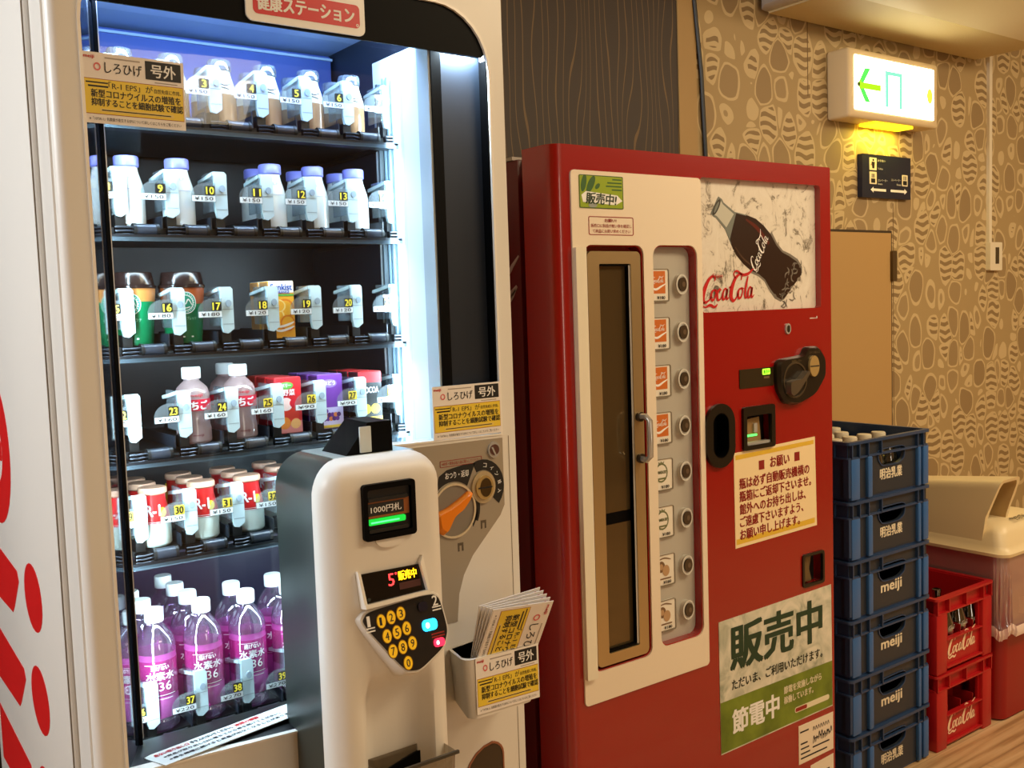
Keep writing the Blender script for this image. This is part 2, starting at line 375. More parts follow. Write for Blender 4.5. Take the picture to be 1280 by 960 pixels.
# flush hatch door in the back wall
d = thing('door_1', 'plain tan flush door in the patterned wall behind the blue crates', 'door', (3.4, YB, 0)); del d['label'], d['category']; struct(d)
DOORM = grainy('door_tan', (186, 150, 96), .55)
MB(FR(YB)).plate(rr(3.02, 3.728, .02, 1.597, .002), [], .001, .006, DOORM).build('leaf', d)
MB(FR(YB)).plate(rr(3.008, 3.738, .0, 1.607, .002), [rr(3.02, 3.728, .02, 1.597, .002)], .0005, .003, mat('door_gap', (58, 42, 24), .7)).build('frame', d)
MB(FR(YB)).plate(rr(3.722, 3.752, 1.40, 1.525, .006), [], .002, .018, mat('hinge_bronze', (92, 74, 48), .4, .5)).build('hinge', d)

# ------------------------------------------------------------------ the white glass-front vending machine
FY = 1.56
M1 = thing('vending_machine', 'white glass-front drink vending machine with a number keypad, left of the red machine', 'vending machine', (.75, 1.95, 0))
mb = MB()   # cabinet: side walls, top, back, foot (open at the front)
mb.box(.335, .362, 1.645, 2.36, .06, 2.0, WHITE, .004); mb.box(1.125, 1.153, 1.60, 2.36, .06, 2.0, WHITE, .004)
mb.box(.362, 1.125, 1.60, 2.36, 1.93, 2.0, WHITE); mb.box(.362, 1.125, 2.33, 2.36, .06, 1.93, WHITE); mb.box(.362, 1.125, 1.60, 2.33, .06, .56, WHITE)
for x in (.40, 1.09):
    for y in (1.68, 2.28): mb.cyl((x, y, 0), (x, y, .06), .022, DARK)
mb.build('cabinet', M1)
# door frame with its rounded window, and the rounded left edge
win = [(.390, .650), (.722, .637), (.722, 1.108)]+[(1.124, 1.103)]+[(1.124-.115+.115*math.cos(a), 1.905-.115+.115*math.sin(a)) for a in [k*PI/16 for k in range(9)]]+[(.505+.115*math.cos(a), 1.79+.115*math.sin(a)) for a in [PI/2+k*PI/16 for k in range(9)]]
mb = MB(FR(FY)); mb.plate(rr(.362, 1.155, .03, 2.0, (0, .012, .012, 0)), [win], -.06, 0, WHITE)
mb.M = Matrix()
edge = [(.344, 1.642), (.342, 1.60), (.345, 1.575)]+[(.362-.014*math.cos(a), 1.574-.014*math.sin(a)) for a in [k*PI/16 for k in range(9)]]+[(.364, 1.642)]
mb.loft([[(x, y, z) for x, y in edge] for z in (.03, 2.0)], WHITE)
mb.build('door_frame', M1)
# bright lip around the window and the seam of the right column
mb = MB(FR(FY)); inn = [(x+(.0045 if x < .7 else -.0045), z+(.0035 if z < 1.5 else -.0035)) for x, z in win]
mb.plate(win, [inn], -.02, .0025, mat('lip_white', (244, 240, 232), .25)); mb.build('window_lip', M1)
mb = MB(FR(FY)); mb.rect(1.1375, 1.139, .03, 1.10, .0004, mat('seam_grey', (128, 112, 92), .6)); mb.build('seam', M1)
# red lettering on the left side, running downwards
ms = Matrix(((0, 0, -1, .335), (0, -1, 0, 0), (1, 0, 0, 0), (0, 0, 0, 1)))   # u -> z, v -> -y(front), w -> -x
mb = MB(ms); RL = mat('letter_red', (214, 24, 28), .35)
def U(y): return -y
mb.plate(ell(.872, U(1.878), .060, .072), [], .0, .0006, RL); mb.plate(ell(.688, U(1.878), .060, .072), [], .0, .0006, RL); mb.plate(ell(.504, U(1.878), .060, .072), [], .0, .0006, RL)
for z in (.845, .66, .475): mb.plate([(z-.045, U(2.32)), (z+.075, U(2.32)), (z+.048, U(2.012)), (z+.03, U(2.0)), (z-.03, U(2.06)), (z-.045, U(2.08))], [], .0, .0006, RL)
mb.plate(ell(1.11, U(2.16), .148, .160, 36), [ell(1.11, U(2.16), .07, .085, 30)], .0, .0006, RL)
mb.plate(rr(1.09, 1.13, U(2.30), U(2.08), .01), [], .0, .0006, RL)
mb.build('side_lettering', M1)
mb = MB(ms); mb.rect(.03, 2.0, U(1.652), U(1.6465), .0004, mat('seam_grey', (128, 112, 92), .6)); mb.build('side_seam', M1)

# header with its sign
hd = [(x, z) for x, z in inn if z > 1.8]
z_at = 1.818
arcR = [(1.1205-.112+.112*math.cos(a), 1.9015-.112+.112*math.sin(a)) for a in [k*PI/16 for k in range(9)]]
arcL = [(.5055+.112*math.cos(a), 1.7895+.112*math.sin(a)) for a in [PI/2+k*PI/16 for k in range(9)]]
mb = MB(FR(FY)); mb.plate([(.3935, z_at), (1.108, z_at-.002), (1.1205, z_at+.012)]+[p for p in arcR if p[1] > z_at+.016]+[p for p in arcL if p[1] > z_at+.01], [], -.007, -.003, BLACK)
h = mb.build('header', M1)
mb = MB(FR(FY)); mb.plate(rr(.648, .862, 1.821, 1.895, .012), [], -.0025, .0012, mat('sign_white', (240, 240, 238), .3)); mb.flat(rr(.660, .852, 1.833, 1.872, .008), .0016, mat('sign_red', (206, 22, 34), .35))
mb.text('健康ステーション', .667, 1.840, .174, .026, .002, INKW, .035); mb.plate(ell(.847, 1.838, .0026, .0026, 12), [ell(.847, 1.838, .0014, .0014, 12)], .0018, .002, INKW)
mb.build('header_sign', h)
# liner of the cold cabinet
mb = MB(); BK = grainy('liner_panel', (13, 15, 22), .4, .01)
mb.box(.395, 1.02, 2.14, 2.16, .57, 1.93, BK); mb.box(.363, .395, 1.645, 2.14, .57, 1.93, DKGREY)
mb.box(1.020, 1.04, 1.60, 2.14, .57, 1.93, DKGREY); mb.box(.395, 1.02, 1.66, 2.14, .565, .585, DKGREY); mb.box(.395, 1.02, 1.64, 2.14, 1.905, 1.928, mat('ceiling_panel_blue', (150, 178, 214), .4))
mb.box(.396, 1.019, 2.128, 2.139, .60, .93, mat('back_painted_reflection', (44, 36, 60), .3)); mb.build('liner', M1)  # lower back plate: purple colour stands in for the pink bottles' reflection
mb = MB(); mb.box(.40, 1.015, 1.99, 2.139, 1.70, 1.90, mat('duct_grey', (70, 92, 158), .45), .006); mb.box(.40, 1.015, 1.986, 1.990, 1.888, 1.893, mat('duct_edge', (150, 178, 200), .4)); mb.build('air_duct', M1)
# mirror-black slanted reveal on the left and slim post
mb = MB(); mb.loft([[(.3935, 1.562, z), (.4385, 1.660, z), (.434, 1.664, z), (.388, 1.566, z)] for z in (.65, 1.84)], mat('mirror_black', (70, 78, 92), .06, .85)); mb.build('reveal', M1)
mb = MB(); mb.box(.4395, .4450, 1.660, 1.678, .65, 1.86, BLACK); mb.box(.4452, .4467, 1.660, 1.664, .66, 1.85, SILVER); mb.build('inner_post', M1)
# right column: bright lamp panel, rails, black jamb, steel column
mb = MB(); mb.box(1.002, 1.018, 1.618, 1.79, .70, 1.84, LEDW)
for y in (1.735, 1.720, 1.700): mb.box(.993, 1.002, y, y+.006, .70, 1.80, mat('rail_blue', (130, 158, 180), .35))
mb.box(.985, 1.002, 1.745, 1.752, .70, 1.79, mat('rail_grey', (60, 70, 76), .4)); mb.build('lamp_panel', M1)
mb = MB(); mb.box(.9985, 1.003, 1.578, 1.618, .70, 1.83, mat('edge_trim_pale', (176, 190, 196), .35)); mb.box(1.003, 1.024, 1.575, 1.62, .70, 1.83, BLACK); mb.box(1.024, 1.1165, 1.585, 1.62, 1.108, 1.82, STEEL); mb.box(1.1165, 1.1205, 1.563, 1.62, 1.108, 1.90, BLACK)
mb.box(1.024, 1.118, 1.576, 1.588, 1.104, 1.112, DARK); mb.build('right_column', M1)
# glass pane
mb = MB(FR(1.674)); mb.plate([(.4455, .652), (.9985, .652), (.9985, 1.84), (.4455, 1.84)], [], -.003, 0, GLASS); mb.build('glass_pane', M1)
# sloping black sill with the caution strip
mb = MB(); mb.loft([[(x, 1.562, zb-.03), (x, 1.562, zb-.001), (x, 1.57, zb+.002), (x, 1.678, .6495), (x, 1.678, zb-.03)] for x, zb in ((.392, .650), (.722, .6395))], mat('sill_black', (7, 7, 8), .4))
sl = mb.build('sill', M1)
a0 = Vector((.4525, 1.548, .6515)); ex = Vector((.265, .055, 0)).normalized(); ey = Vector((-.17, .62, 0)).normalized(); ey = (ey-ex*ey.dot(ex)).normalized(); ez = ex.cross(ey)
mb = MB(Matrix(((ex.x, ey.x, ez.x, a0.x), (ex.y, ey.y, ez.y, a0.y), (ex.z, ey.z, ez.z, a0.z), (0, 0, 0, 1))))
mb.plate([(-.004, .004), (.262, .0), (.262, .055), (.0, .059), (-.012, .056), (-.012, .050)], [], .0004, .0016, mat('strip_white', (224, 230, 228), .35))
mb.text('危ない取り出し口', .000, .0415, .060, .010, .002, INKR, .03); mb.text('手を入れないでください。', .064, .0415, .078, .010, .002, INK, .03); mb.text('故障の原因', .148, .0415, .045, .010, .002, INKR, .03)
mb.text('※商品が取り出し口に落ちてから扉を開けてください。', .008, .0275, .22, .0075, .002, INK, .02); mb.text('※扉を無理に開けると商品が出なくなることがあります。', .010, .013, .24, .0075, .002, INK, .02)
mb.build('caution_strip', sl)

# notice cards: white band, black tab, yellow body
def card(mb, u, v, wd, ht, wz=.001):
    X = lambda a: u+a*wd
    Z = lambda a: v+a*ht
    mb.plate([(X(0), Z(0)), (X(1), Z(0)), (X(1), Z(1)), (X(0), Z(1))], [], 0, wz, PAPER); e = wz+.0003; g = wz+.0006
    mb.rect(X(.015), X(.985), Z(.13), Z(.63), e, INKDR); mb.rect(X(.018), X(.982), Z(.138), Z(.622), e+.0001, YEL)
    mb.rect(X(.61), X(.97), Z(.70), Z(.965), e, INK); mb.text('号外', X(.665), Z(.735), .25*wd, .19*ht, g, INKW, .02)
    mb.text('しろひげ', X(.215), Z(.72), .36*wd, .16*ht, g, INK, .012); mb.text('meiji', X(.02), Z(.90), .10*wd, .06*ht, g, INKR, .02)
    mb.plate(ell(X(.145), Z(.80), .034*wd, .058*ht, 16), [ell(X(.145), Z(.80), .022*wd, .036*ht, 16)], e, g, PINKI)
    mb.rect(X(.22), X(.56), Z(.925), Z(.945), e, mat('ink_faint', (170, 160, 150), .6)); mb.rect(X(.70), X(.93), Z(.655), Z(.67), e, mat('ink_faint', (170, 160, 150), .6))
    mb.rect(X(.03), X(.24), Z(.565), Z(.585), g, INK); mb.rect(X(.05), X(.24), Z(.51), Z(.535), g, INK)
    mb.text('「R-1 EPS」が', X(.245), Z(.495), .43*wd, .105*ht, g, INK, .012); mb.text('自然免疫に作用、', X(.69), Z(.505), .27*wd, .065*ht, g, INK, .01)
    mb.text('新型コロナウイルスの増殖を', X(.075), Z(.365), .88*wd, .115*ht, g, INK, .02); mb.text('抑制することを細胞試験で確認', X(.075), Z(.245), .90*wd, .11*ht, g, INK, .02)
    mb.plate(rr(X(.15), X(.88), Z(.165), Z(.215), .02*ht), [], e, g, mat('card_pale', (232, 205, 110), .45)); mb.rect(X(.17), X(.85), Z(.182), Z(.197), g+.0002, INK)
    mb.text('※「1073R-1」乳酸菌が産生するEPSについて詳しくはこちらをご覧ください', X(.05), Z(.04), .9*wd, .05*ht, g, INK, .005)
    return mb
mb = MB(Matrix.Translation((.3925, FY-.001, 1.7415)) @ Matrix.Rotation(.012, 4, 'Y') @ Matrix.Translation((0, 0, -.1025)) @ FR(0))
card(mb, 0, 0, .149, .1025).build('notice_card', M1)
mb = MB(FR(FY-.003)); card(mb, .9665, 1.1085, .154, .0985).build('notice_card', M1)

# shelves with rollers, brackets and price tags
ROWS = [1.687, 1.505, 1.305, 1.128, .957, .632]
COLX = [.459+.0855*k for k in range(7)]
PRICE = {1: ['150']*7, 2: ['150']*7, 3: ['180']*3+['120']*4, 4: ['160']*4+['90', '90', '110'], 5: ['150']*7, 6: ['220', '220', '270', '270', '270', '270', '270']}
YT = 1.722
numw = mat('number_yellow', (245, 226, 70), .4, 0, (245, 226, 70), .15)
tagm = clear('tag_clear', (240, 248, 250), .12, .3, .04, (235, 245, 250))
striplight = mat('price_strip', (232, 236, 236), .4)
br0 = ro0 = sp0 = None
for r, zb in enumerate(ROWS, 1):
    mb = MB(); tw = 1.003 if r < 6 else 1.003
    mb.box(.400, tw, 1.735, 2.08, zb-.012, zb-.002, DARK); mb.box(.400, tw, 1.700, 1.735, zb-.026, zb-.016, mat('shelf_black', (16, 18, 22), .3))
    mb.box(.400, tw, 1.699, 1.7025, zb-.027, zb-.0205, mat('shelf_trim', (66, 78, 86), .3, .5))
    for x in COLX: mb.box(x+.004, x+.006, 1.73, 2.06, zb-.004, zb+.018, mat('lane_divider', (40, 46, 56), .4))
    for x in (.401, 1.0): mb.box(x, x+.003, 1.735, 2.07, zb-.02, zb+.02, DARK)
    sh = mb.build('shelf', M1)
    for k, x in enumerate(COLX):
        n = (r-1)*7+k+1
        if r == 6: n = 36+k
        if r == 5: n = 29+k
        if n == 36+6: continue
        # bracket: upright with a foot, top flange running back and a push button
        if br0 is None:
            mb = MB(); mb.M = Matrix()
            f = FR(YT+.002); mb.M = f; mb.plate([(.011, .030), (.014, .016), (.022, .014), (.033, .022), (.033, .092), (.029, .096), (.011, .096)], [], -.005, .003, BRKT)
            mb.plate(ell(.024, .067, .0052, .0062, 14), [], .003, .0055, mat('button_grey', (150, 166, 178), .3)); mb.rect(.012, .032, .0560, .0572, .0034, mat('line_grey', (150, 165, 170), .4)); mb.rect(.013, .032, .0300, .0312, .0034, mat('line_grey', (150, 165, 170), .4))
            mb.M = Matrix(); mb.box(.0085, .0115, YT+.003, YT+.055, .028, .096, clear('flange_clear', (226, 236, 242), .2, .3, .05), 0); mb.box(.013, .029, YT+.006, YT+.03, -.002, .018, DARK)
            mb.loft([[(a, y_, c) for a, c in ((x0_, z1_-.006), (x1_, z1_-.006), (x1_, z1_), (x0_, z1_))] for x0_, x1_, z1_, y_ in ((.009, .031, .096, YT+.002), (.005, .017, .090, YT+.034), (.003, .010, .086, YT+.060))], BRKT)
            br0 = mb.build('bracket', sh); br0.location = (x, 0, zb)
            mb = MB(); mb.cyl((.038, YT-.008, -.008), (.076, YT-.008, -.008), .0105, ROLL, 16); mb.cyl((.036, YT-.008, -.008), (.041, YT-.008, -.008), .0115, DARK, 16); mb.cyl((.073, YT-.008, -.008), (.078, YT-.008, -.008), .0115, DARK, 16); mb.cyl((.046, YT-.008, -.008), (.068, YT-.008, -.008), .006, mat('roller_core', (92, 104, 124), .4), 12)
            ro0 = mb.build('roller', sh); ro0.location = (x, 0, zb)
            mb = MB()
            for q in (-.016, -.010, -.004): mb.tube([(.006, YT-.016, q), (.020, YT-.020, q), (.036, YT-.014, q)], .0016, mat('wire_chrome', (58, 62, 68), .3, .6), 6)
            mb.box(.004, .022, YT-.02, YT-.006, -.0245, -.020, BRKT); mb.box(.008, .034, YT-.012, YT-.002, -.018, -.002, BLACK)
            sp0 = mb.build('spring_clip', sh); sp0.location = (x, 0, zb)


            base = Vector(M1['_loc'])
            for o in (br0, ro0, sp0):
                # meshes were built relative to the machine, so shift the vertices to be relative to the lane
                for v in o.data.vertices: v.co += base
                o.location = Vector((x, 0, zb))-base
        else:
            for o in (br0, ro0, sp0):
                c = o.copy(); COL.objects.link(c); c.parent = sh; c.location = Vector((x, 0, zb))-Vector(M1['_loc'])
        # quarter round price tag with its number
        mb = MB(FR(YT)); zc = zb+.062 if r < 6 else zb+.050
        q = [(x+.011, zc-.020)]+[(x+.011, zc+.014)]+[(x-.006-.026*math.sin(a), zc-.010+.024*math.cos(a)) for a in [j*PI/16 for j in range(9)]]+[(x-.032, zc-.019)]
        mb.plate(q, [], .003, .0045, tagm); mb.rect(x-.031, x+.010, zc-.0185, zc-.0085, .0050, striplight)
        mb.text('¥'+PRICE[r][k], x-.027, zc-.0165, .033, .0062, .0054, INK, .01)
        yellow_plate = (r == 5) or (r == 4 and k > 2)
        mb.plate(rr(x-.0075, x+.0095, zc-.0075, zc+.0085, .002), [], .0046, .0058, YEL if yellow_plate else INK)
        mb.text(str(n), x-.0062+(.003 if n < 10 else 0), zc-.006, .0135 if n > 9 else .0080, .0125, .0062, INK if yellow_plate else numw, .03)
        mb.build('price_tag', sh)

# protruding coin and keypad column
def ushape(xl, xr, yb, yf, r, z, n=6, mid=()):
    p = [(xl, yb, z)]
    for k in range(n+1):
        a = PI+k/n*PI/2; p.append((xl+r+r*math.cos(a), yf+r+r*math.sin(a), z))
    p += [(x, yf+dy, z) for x, dy in mid]
    for k in range(n+1):
        a = 1.5*PI+k/n*PI/2; p.append((xr-r+r*math.cos(a), yf+r+r*math.sin(a), z))
    return p+[(xr, yb, z)]
def lerp(a, b, t): return a+(b-a)*t
def sm(t): t = max(0, min(1, t)); return t*t*(3-2*t)
BX0, BX1, BYF = .672, .893, 1.408
def front_y(z): return BYF
def scoop(z):
    d_ = .037*sm((.775-z)/.07); return [(.716, 0), (.730, d_*.25), (.739, d_*.85), (.756, d_), (.80, d_), (.828, d_), (.840, d_*.8), (.848, d_*.2), (.854, 0)]
mb = MB(); R = .055; CX1 = .86; rings = [ushape(BX0, CX1, 1.598, 1.452, .004, z) for z in (.04, .3, .66, 1.058)]
for k in range(1, 9):
    a = k/8*PI/2; z = 1.058+R*math.sin(a); ins = R*(1-math.cos(a)); rings.append(ushape(BX0+ins, CX1, 1.598, 1.452, .004, z))
mb.loft(rings, grainy('column_green_black', (44, 50, 46), .3, .03))
kc = mb.build('column_core', M1)
mb = MB(); rings = []
for z in (.04, .3, .5, .66, .69, .70, .715, .73, .745, .76, .775, .80, .83, .9, .98, 1.04): rings.append(ushape(BX0-.002, BX1, 1.453, front_y(z), .034, z, mid=scoop(z)))
R = .062; flat0 = [(x, 0) for x, d_ in scoop(1)]
for k in range(1, 10):
    a = k/9*PI/2; z = 1.054+R*math.sin(a); ins = R*(1-math.cos(a)); yf = BYF+.040*(1-math.cos(a))**1.3; q = ins*.8
    rings.append(ushape(BX0-.002+q, BX1-q, 1.453, yf, max(.034-.02*k/9, .008) if k < 9 else .003, z, mid=[(lerp(BX0+q+.02, BX1-q-.02, (x-.70)/.17), 0) for x, d_ in flat0]))
mb.loft(rings, CREAM); shell = mb.build('column_shell', M1, angle=50)
mb = MB(); LG = mat('top_ledge_grey', (150, 158, 156), .3); mb.box(.722, .862, 1.453, 1.598, 1.1105, 1.1145, LG, .001); mb.box(.862, 1.124, 1.561, 1.598, 1.098, 1.1035, LG, .001); mb.build('top_ledge', M1)
# note reader
mb = MB(FR(BYF)); o = rr(.734, .830, .984, 1.075, .006)
mb.plate(o, [rr(.742, .822, .994, 1.066, .004)], -.004, .008, BLACK)
mb.rect(.740, .824, .990, 1.070, .0006, mat('slot_black', (14, 14, 14), .4)); mb.plate(rr(.744, .816, 1.046, 1.052, .001), [], .001, .006, DARK)
mb.rect(.743, .820, 1.019, 1.046, .0022, mat('reader_orange', (150, 84, 30), .5)); mb.rect(.744, .810, 1.023, 1.043, .0027, INK); mb.text('1000円札', .749, 1.027, .056, .012, .0032, INKW, .012)
mb.plate(rr(.744, .812, 1.008, 1.018, .003), [], .001, .004, mat('green_light', (10, 120, 40), .3, 0, (20, 230, 70), .9)); mb.rect(.748, .800, 1.011, 1.0135, .0044, mat('green_core', (60, 255, 120), .3, 0, (90, 255, 140), 2))
mb.plate(rr(.744, .816, .996, 1.002, .002), [], .001, .006, DARK)
mb.build('note_reader', shell)
mb = MB(FR(BYF)); mb.plate([(.755, .984)]+[(.782+.027*math.cos(a), .984+.016*math.sin(a)) for a in [PI+k*PI/12 for k in range(13)]], [], -.003, .004, CREAM); mb.build('note_lip', shell)
# price display in its tilted recess with bright cheeks
A = Vector((.727, front_y(.928)-.001, .932)); 
mt = Matrix.Translation((0, BYF-.004, .905)) @ Matrix.Rotation(-.16, 4, 'X') @ FR(0)
mb = MB(mt); mb.plate([(.729, -.020), (.840, -.018), (.832, .026), (.722, .028)], [], -.010, .004, mat('display_black', (14, 12, 12), .15))
seg = mat('display_red', (255, 40, 40), .4, 0, (255, 60, 60), 2.5); amb = mat('display_amber', (255, 190, 20), .4, 0, (255, 190, 20), 3)
mb.text('5', .773, .0, .011, .020, .0045, seg, .01); mb.plate(ell(.788, .0185, .002, .002, 10), [ell(.788, .0185, .001, .001, 10)], .0044, .0048, seg)
mb.text('販売中', .792, .006, .034, .015, .0046, amb, .03); mb.rect(.792, .832, -.009, .002, .0045, mat('display_dim', (78, 40, 36), .4))
mb.plate(ell(.735, -.014, .003, .003, 12), [], .004, .0046, mat('sensor_grey', (50, 56, 52), .3))
mb.build('price_display', shell)
mb = MB(mt); hw = mat('cheek_white', (240, 236, 226), .3)
mb.plate([(.724, -.026), (.729, -.026), (.723, .030), (.718, .034)], [], -.012, .010, hw); mb.plate([(.840, -.020), (.8445, -.022), (.838, .040), (.832, .028)], [], -.012, .012, hw)
mb.plate([(.724, -.027), (.8445, -.024), (.8445, -.018), (.724, -.0205)], [], -.012, .012, hw); mb.build('display_surround', shell)
# keypad pod
mk = Matrix.Translation((-.003, BYF-.012, .824)) @ Matrix.Rotation(-.22, 4, 'X') @ Matrix.Diagonal((1, 1, 1.10, 1)) @ FR(0)
pod = [(.722, .030), (.734, .044), (.858, .050), (.872, .040), (.879, -.010), (.866, -.034), (.815, -.058), (.788, -.054)]
def smooth_poly(P, k=5):
    out = []
    n = len(P)
    for i in range(n):
        a, b_, c = Vector(P[i-1]), Vector(P[i]), Vector(P[(i+1) % n]); s0 = b_+(a-b_)*.28; s1 = b_+(c-b_)*.28
        for j in range(k+1):
            t = j/k; out.append(tuple((1-t)**2*s0+2*t*(1-t)*b_+t*t*s1))
    return out
PO = smooth_poly(pod); cx = sum(p[0] for p in PO)/len(PO); cz = sum(p[1] for p in PO)/len(PO)
def inset(P, f): return [(cx+(a-cx)*f, cz+(c-cz)*f) for a, c in P]
mb = MB(mk); mb.loft([[(a, c, w_) for a, c in inset(PO, f_)] for f_, w_ in ((1.16, -.05), (1.13, -.018), (1.09, -.003), (1.03, .003))], CREAM); mb.build('keypad_pod', shell)
mb = MB(mk); mb.plate(inset(PO, .98), [], .002, .0052, mat('keypad_black', (30, 27, 25), .3))
mb.text('1', .7325, .022, .0050, .015, .0056, INKW, .02); mb.text('2', .856, .030, .010, .015, .0056, INKW, .02)
for z in (.0185, .014): mb.rect(.729, .745, z, z+.002, .0056, INKW)
for z in (.027, .0225): mb.rect(.854, .871, z, z+.002, .0056, INKW)
for z in (-.012, -.0165): mb.rect(.845, .870, z, z+.0022, .0056, INKDR)
mb.build('keypad_plate', shell)
keyy = mat('key_yellow', (240, 190, 30), .35, 0, (250, 190, 30), .25); kring = mat('key_ring', (150, 110, 40), .3, .6)
KP = {}
for q, dg in enumerate('123456789'): KP[dg] = (.757+.0185*(q % 3)+.0065*(q//3), .026-.0230*(q//3)+.0022*(q % 3))
KP['0'] = (.757+.0185+.0065*3-.001, .026-.0230*3+.001)
for dg, (x, z) in KP.items():
    mb = MB(mk); mb.plate(ell(x, z, .0090, .0110, 20), [ell(x, z, .0078, .0098, 20)], .005, .0066, kring); mb.plate(ell(x, z, .0076, .0096, 20), [], .005, .0072, keyy)
    mb.text(dg, x-.0034, z-.0058, .0066 if dg != '1' else .004, .0115, .0076, INK, .015); mb.build('key', shell)
for nm, x, z, a_, b_, c_, e_ in (('blue_button', .844, .004, .0140, .0085, (40, 190, 240), 2.6), ('red_button', .857, -.0245, .0100, .0062, (250, 40, 70), 2.2), ('dark_button', .836, .033, .0090, .0068, (20, 18, 40), 0)):
    mb = MB(mk); mb.plate(rr(x-a_, x+a_, z-b_, z+b_, b_*.8), [], .005, .008, mat(nm, c_, .3, 0, c_ if e_ else None, e_))
    if e_: mb.plate(rr(x-a_*.6, x-a_*.1, z-b_*.5, z+b_*.5, b_*.4), [], .008, .0086, mat(nm+'_core', (235, 245, 250), .3, 0, (235, 245, 255), 2))
    mb.build(nm, shell)
# sensor hood on top of the column
mb = MB(); mb.loft([[(.742, 1.47, 1.1135), (.742, 1.56, 1.1135), (.790, 1.56, 1.166), (.785, 1.47, 1.166)], [(.83, 1.47, 1.1135), (.83, 1.56, 1.1135), (.83, 1.56, 1.166), (.83, 1.47, 1.166)]], BLACK)
hd_ = mb.build('sensor_hood', M1); MB(FR(1.47)).plate(rr(.768, .789, 1.117, 1.160, .001), [], .0, .003, mat('hood_white', (206, 212, 208), .3)).build('window', hd_)
# coin return tray: clear plastic
TS = clear('tray_smoke', (176, 170, 158), .3, .4, .04, (120, 114, 104))
mb = MB(); mb.loft([ushape(.733, .872, 1.44, 1.380, .012, .50), ushape(.733, .872, 1.44, 1.368, .012, .612)], TS, cap=False)
mb.loft([[(x, y, z) for x, y in ((.731, 1.366), (.874, 1.366), (.874, 1.371), (.731, 1.371))] for z in (.609, .614)], mat('tray_edge', (60, 56, 50), .3))
mb.build('coin_tray', shell)
mb = MB(FR(1.441)); mb.plate(smooth_poly([(.742, .50), (.742, .560), (.775, .585), (.835, .600), (.858, .600), (.858, .50)], 3), [], 0, .004, BLACK); mb.build('tray_opening', shell)
# lower right front panel
mb = MB(FR(FY)); mb.plate([(.893, .03), (1.1365, .03), (1.1365, 1.1025), (.893, 1.1025)], [rr(1.005, 1.100, .30, .506, (.005, .005, .03, .07))], -.01, .0006, CREAM); lp = mb.build('lower_panel', M1)
mb = MB(FR(FY)); mb.plate([(.893, 1.0995), (1.1225, 1.0975), (1.1225, .967), (1.112, .948), (1.078, .914), (1.044, .880), (1.022, .846), (1.010, .812), (1.004, .76), (.893, .76)], [], .0, .0022, TAUPE); mb.build('coin_panel', lp)
mb = MB(FR(FY)); o = rr(1.005, 1.100, .30, .506, (.005, .005, .03, .07)); i_ = [(1.0525+(a-1.0525)*.93, .40+(c-.40)*.965) for a, c in o]
mb.plate(o, [i_], -.01, .003, mat('hatch_rim', (150, 92, 62), .35)); mb.plate(i_, [], -.002, .0016, mat('hatch_amber', (62, 48, 34), .12)); mb.build('coin_hatch', lp)
# lever, coin slot, lock
def disc(mb, x, z, r, w0, w1, m, n=32, rz=None): mb.plate(ell(x, z, r, rz or r, n), [], w0, w1, m); return mb
mb = MB(FR(FY)); mb.plate(ell(1.004, .972, .049, .052, 36), [ell(1.004, .972, .045, .048, 36)], 0, .006, mat('dial_rim', (206, 190, 160), .3)); disc(mb, 1.004, .972, .045, .0005, .0035, mat('dial_grey', (128, 120, 108), .4), 36, .048)
dl = mb.build('return_dial', lp)
mb = MB(FR(FY)); lev = smooth_poly([(.960, .940), (.956, .972), (.985, .979), (1.012, .992), (1.036, 1.006), (1.042, 1.000), (1.020, .976), (.996, .964), (.975, .930)], 4)
lc = (1.0, .97); mb.loft([[(a, c, .003) for a, c in lev], [(a, c, .014) for a, c in lev], [(lc[0]+(a-lc[0])*.82, lc[1]+(c-lc[1])*.82, .020) for a, c in lev]], ORANGE); mb.build('lever', dl)
def arc_band(cx, cz, r0, r1, a0, a1, sz=1.06, n=12): return [(cx+r1*math.cos(lerp(a0, a1, k/n)), cz+r1*sz*math.sin(lerp(a0, a1, k/n))) for k in range(n+1)]+[(cx+r0*math.cos(lerp(a1, a0, k/n)), cz+r0*sz*math.sin(lerp(a1, a0, k/n))) for k in range(n+1)]
mb = MB(FR(FY)); mb.plate([(1.004+.052*math.cos(a), .972+.055*math.sin(a)) for a in [2.35-k*1.45/10 for k in range(11)]]+[(1.056, 1.056), (1.030, 1.056), (.992, 1.050), (.975, 1.040)], [], .002, .0032, INK); mb.text('おつり・返却', .988, 1.033, .052, .013, .0036, INKW, .01); mb.plate(arc_band(1.004, .972, .052, .060, -.45, .30), [], .002, .003, INK); mb.build('label', lp)
mb = MB(FR(FY)); disc(mb, 1.072, 1.008, .027, .002, .007, mat('coin_rim', (196, 178, 142), .3, .3), 32, .031); disc(mb, 1.072, 1.008, .020, .007, .011, mat('brass', (204, 176, 116), .25, .5), 28, .023); disc(mb, 1.074, 1.008, .013, .011, .012, mat('brass_dark', (96, 80, 52), .3, .8), 24, .018)
mb.plate(rr(1.056, 1.088, 1.0065, 1.0095, .001), [], .012, .0128, INK); mb.build('coin_slot', lp)
mb = MB(FR(FY)); mb.plate(arc_band(1.072, 1.008, .031, .050, -.75, 2.0), [], .002, .0032, INK)
for k_, ch in enumerate('コイン投入'): a = 1.45-.40*k_; mb.text(ch, 1.0695+.038*math.cos(a), 1.006+.040*math.sin(a), .0075, .008, .0036, INKW, .01, a-PI/2)
mb.build('label', lp)
mb = MB(FR(FY)); mb.plate(rr(.978, 1.072, 1.056, 1.068, .001), [rr(.9788, 1.0712, 1.0568, 1.0672, .0008)], .002, .003, INKDR); mb.text('※紙幣・硬貨は投入後に購入してください', .982, 1.0588, .086, .0065, .0028, INKDR, .005); mb.build('label', lp)
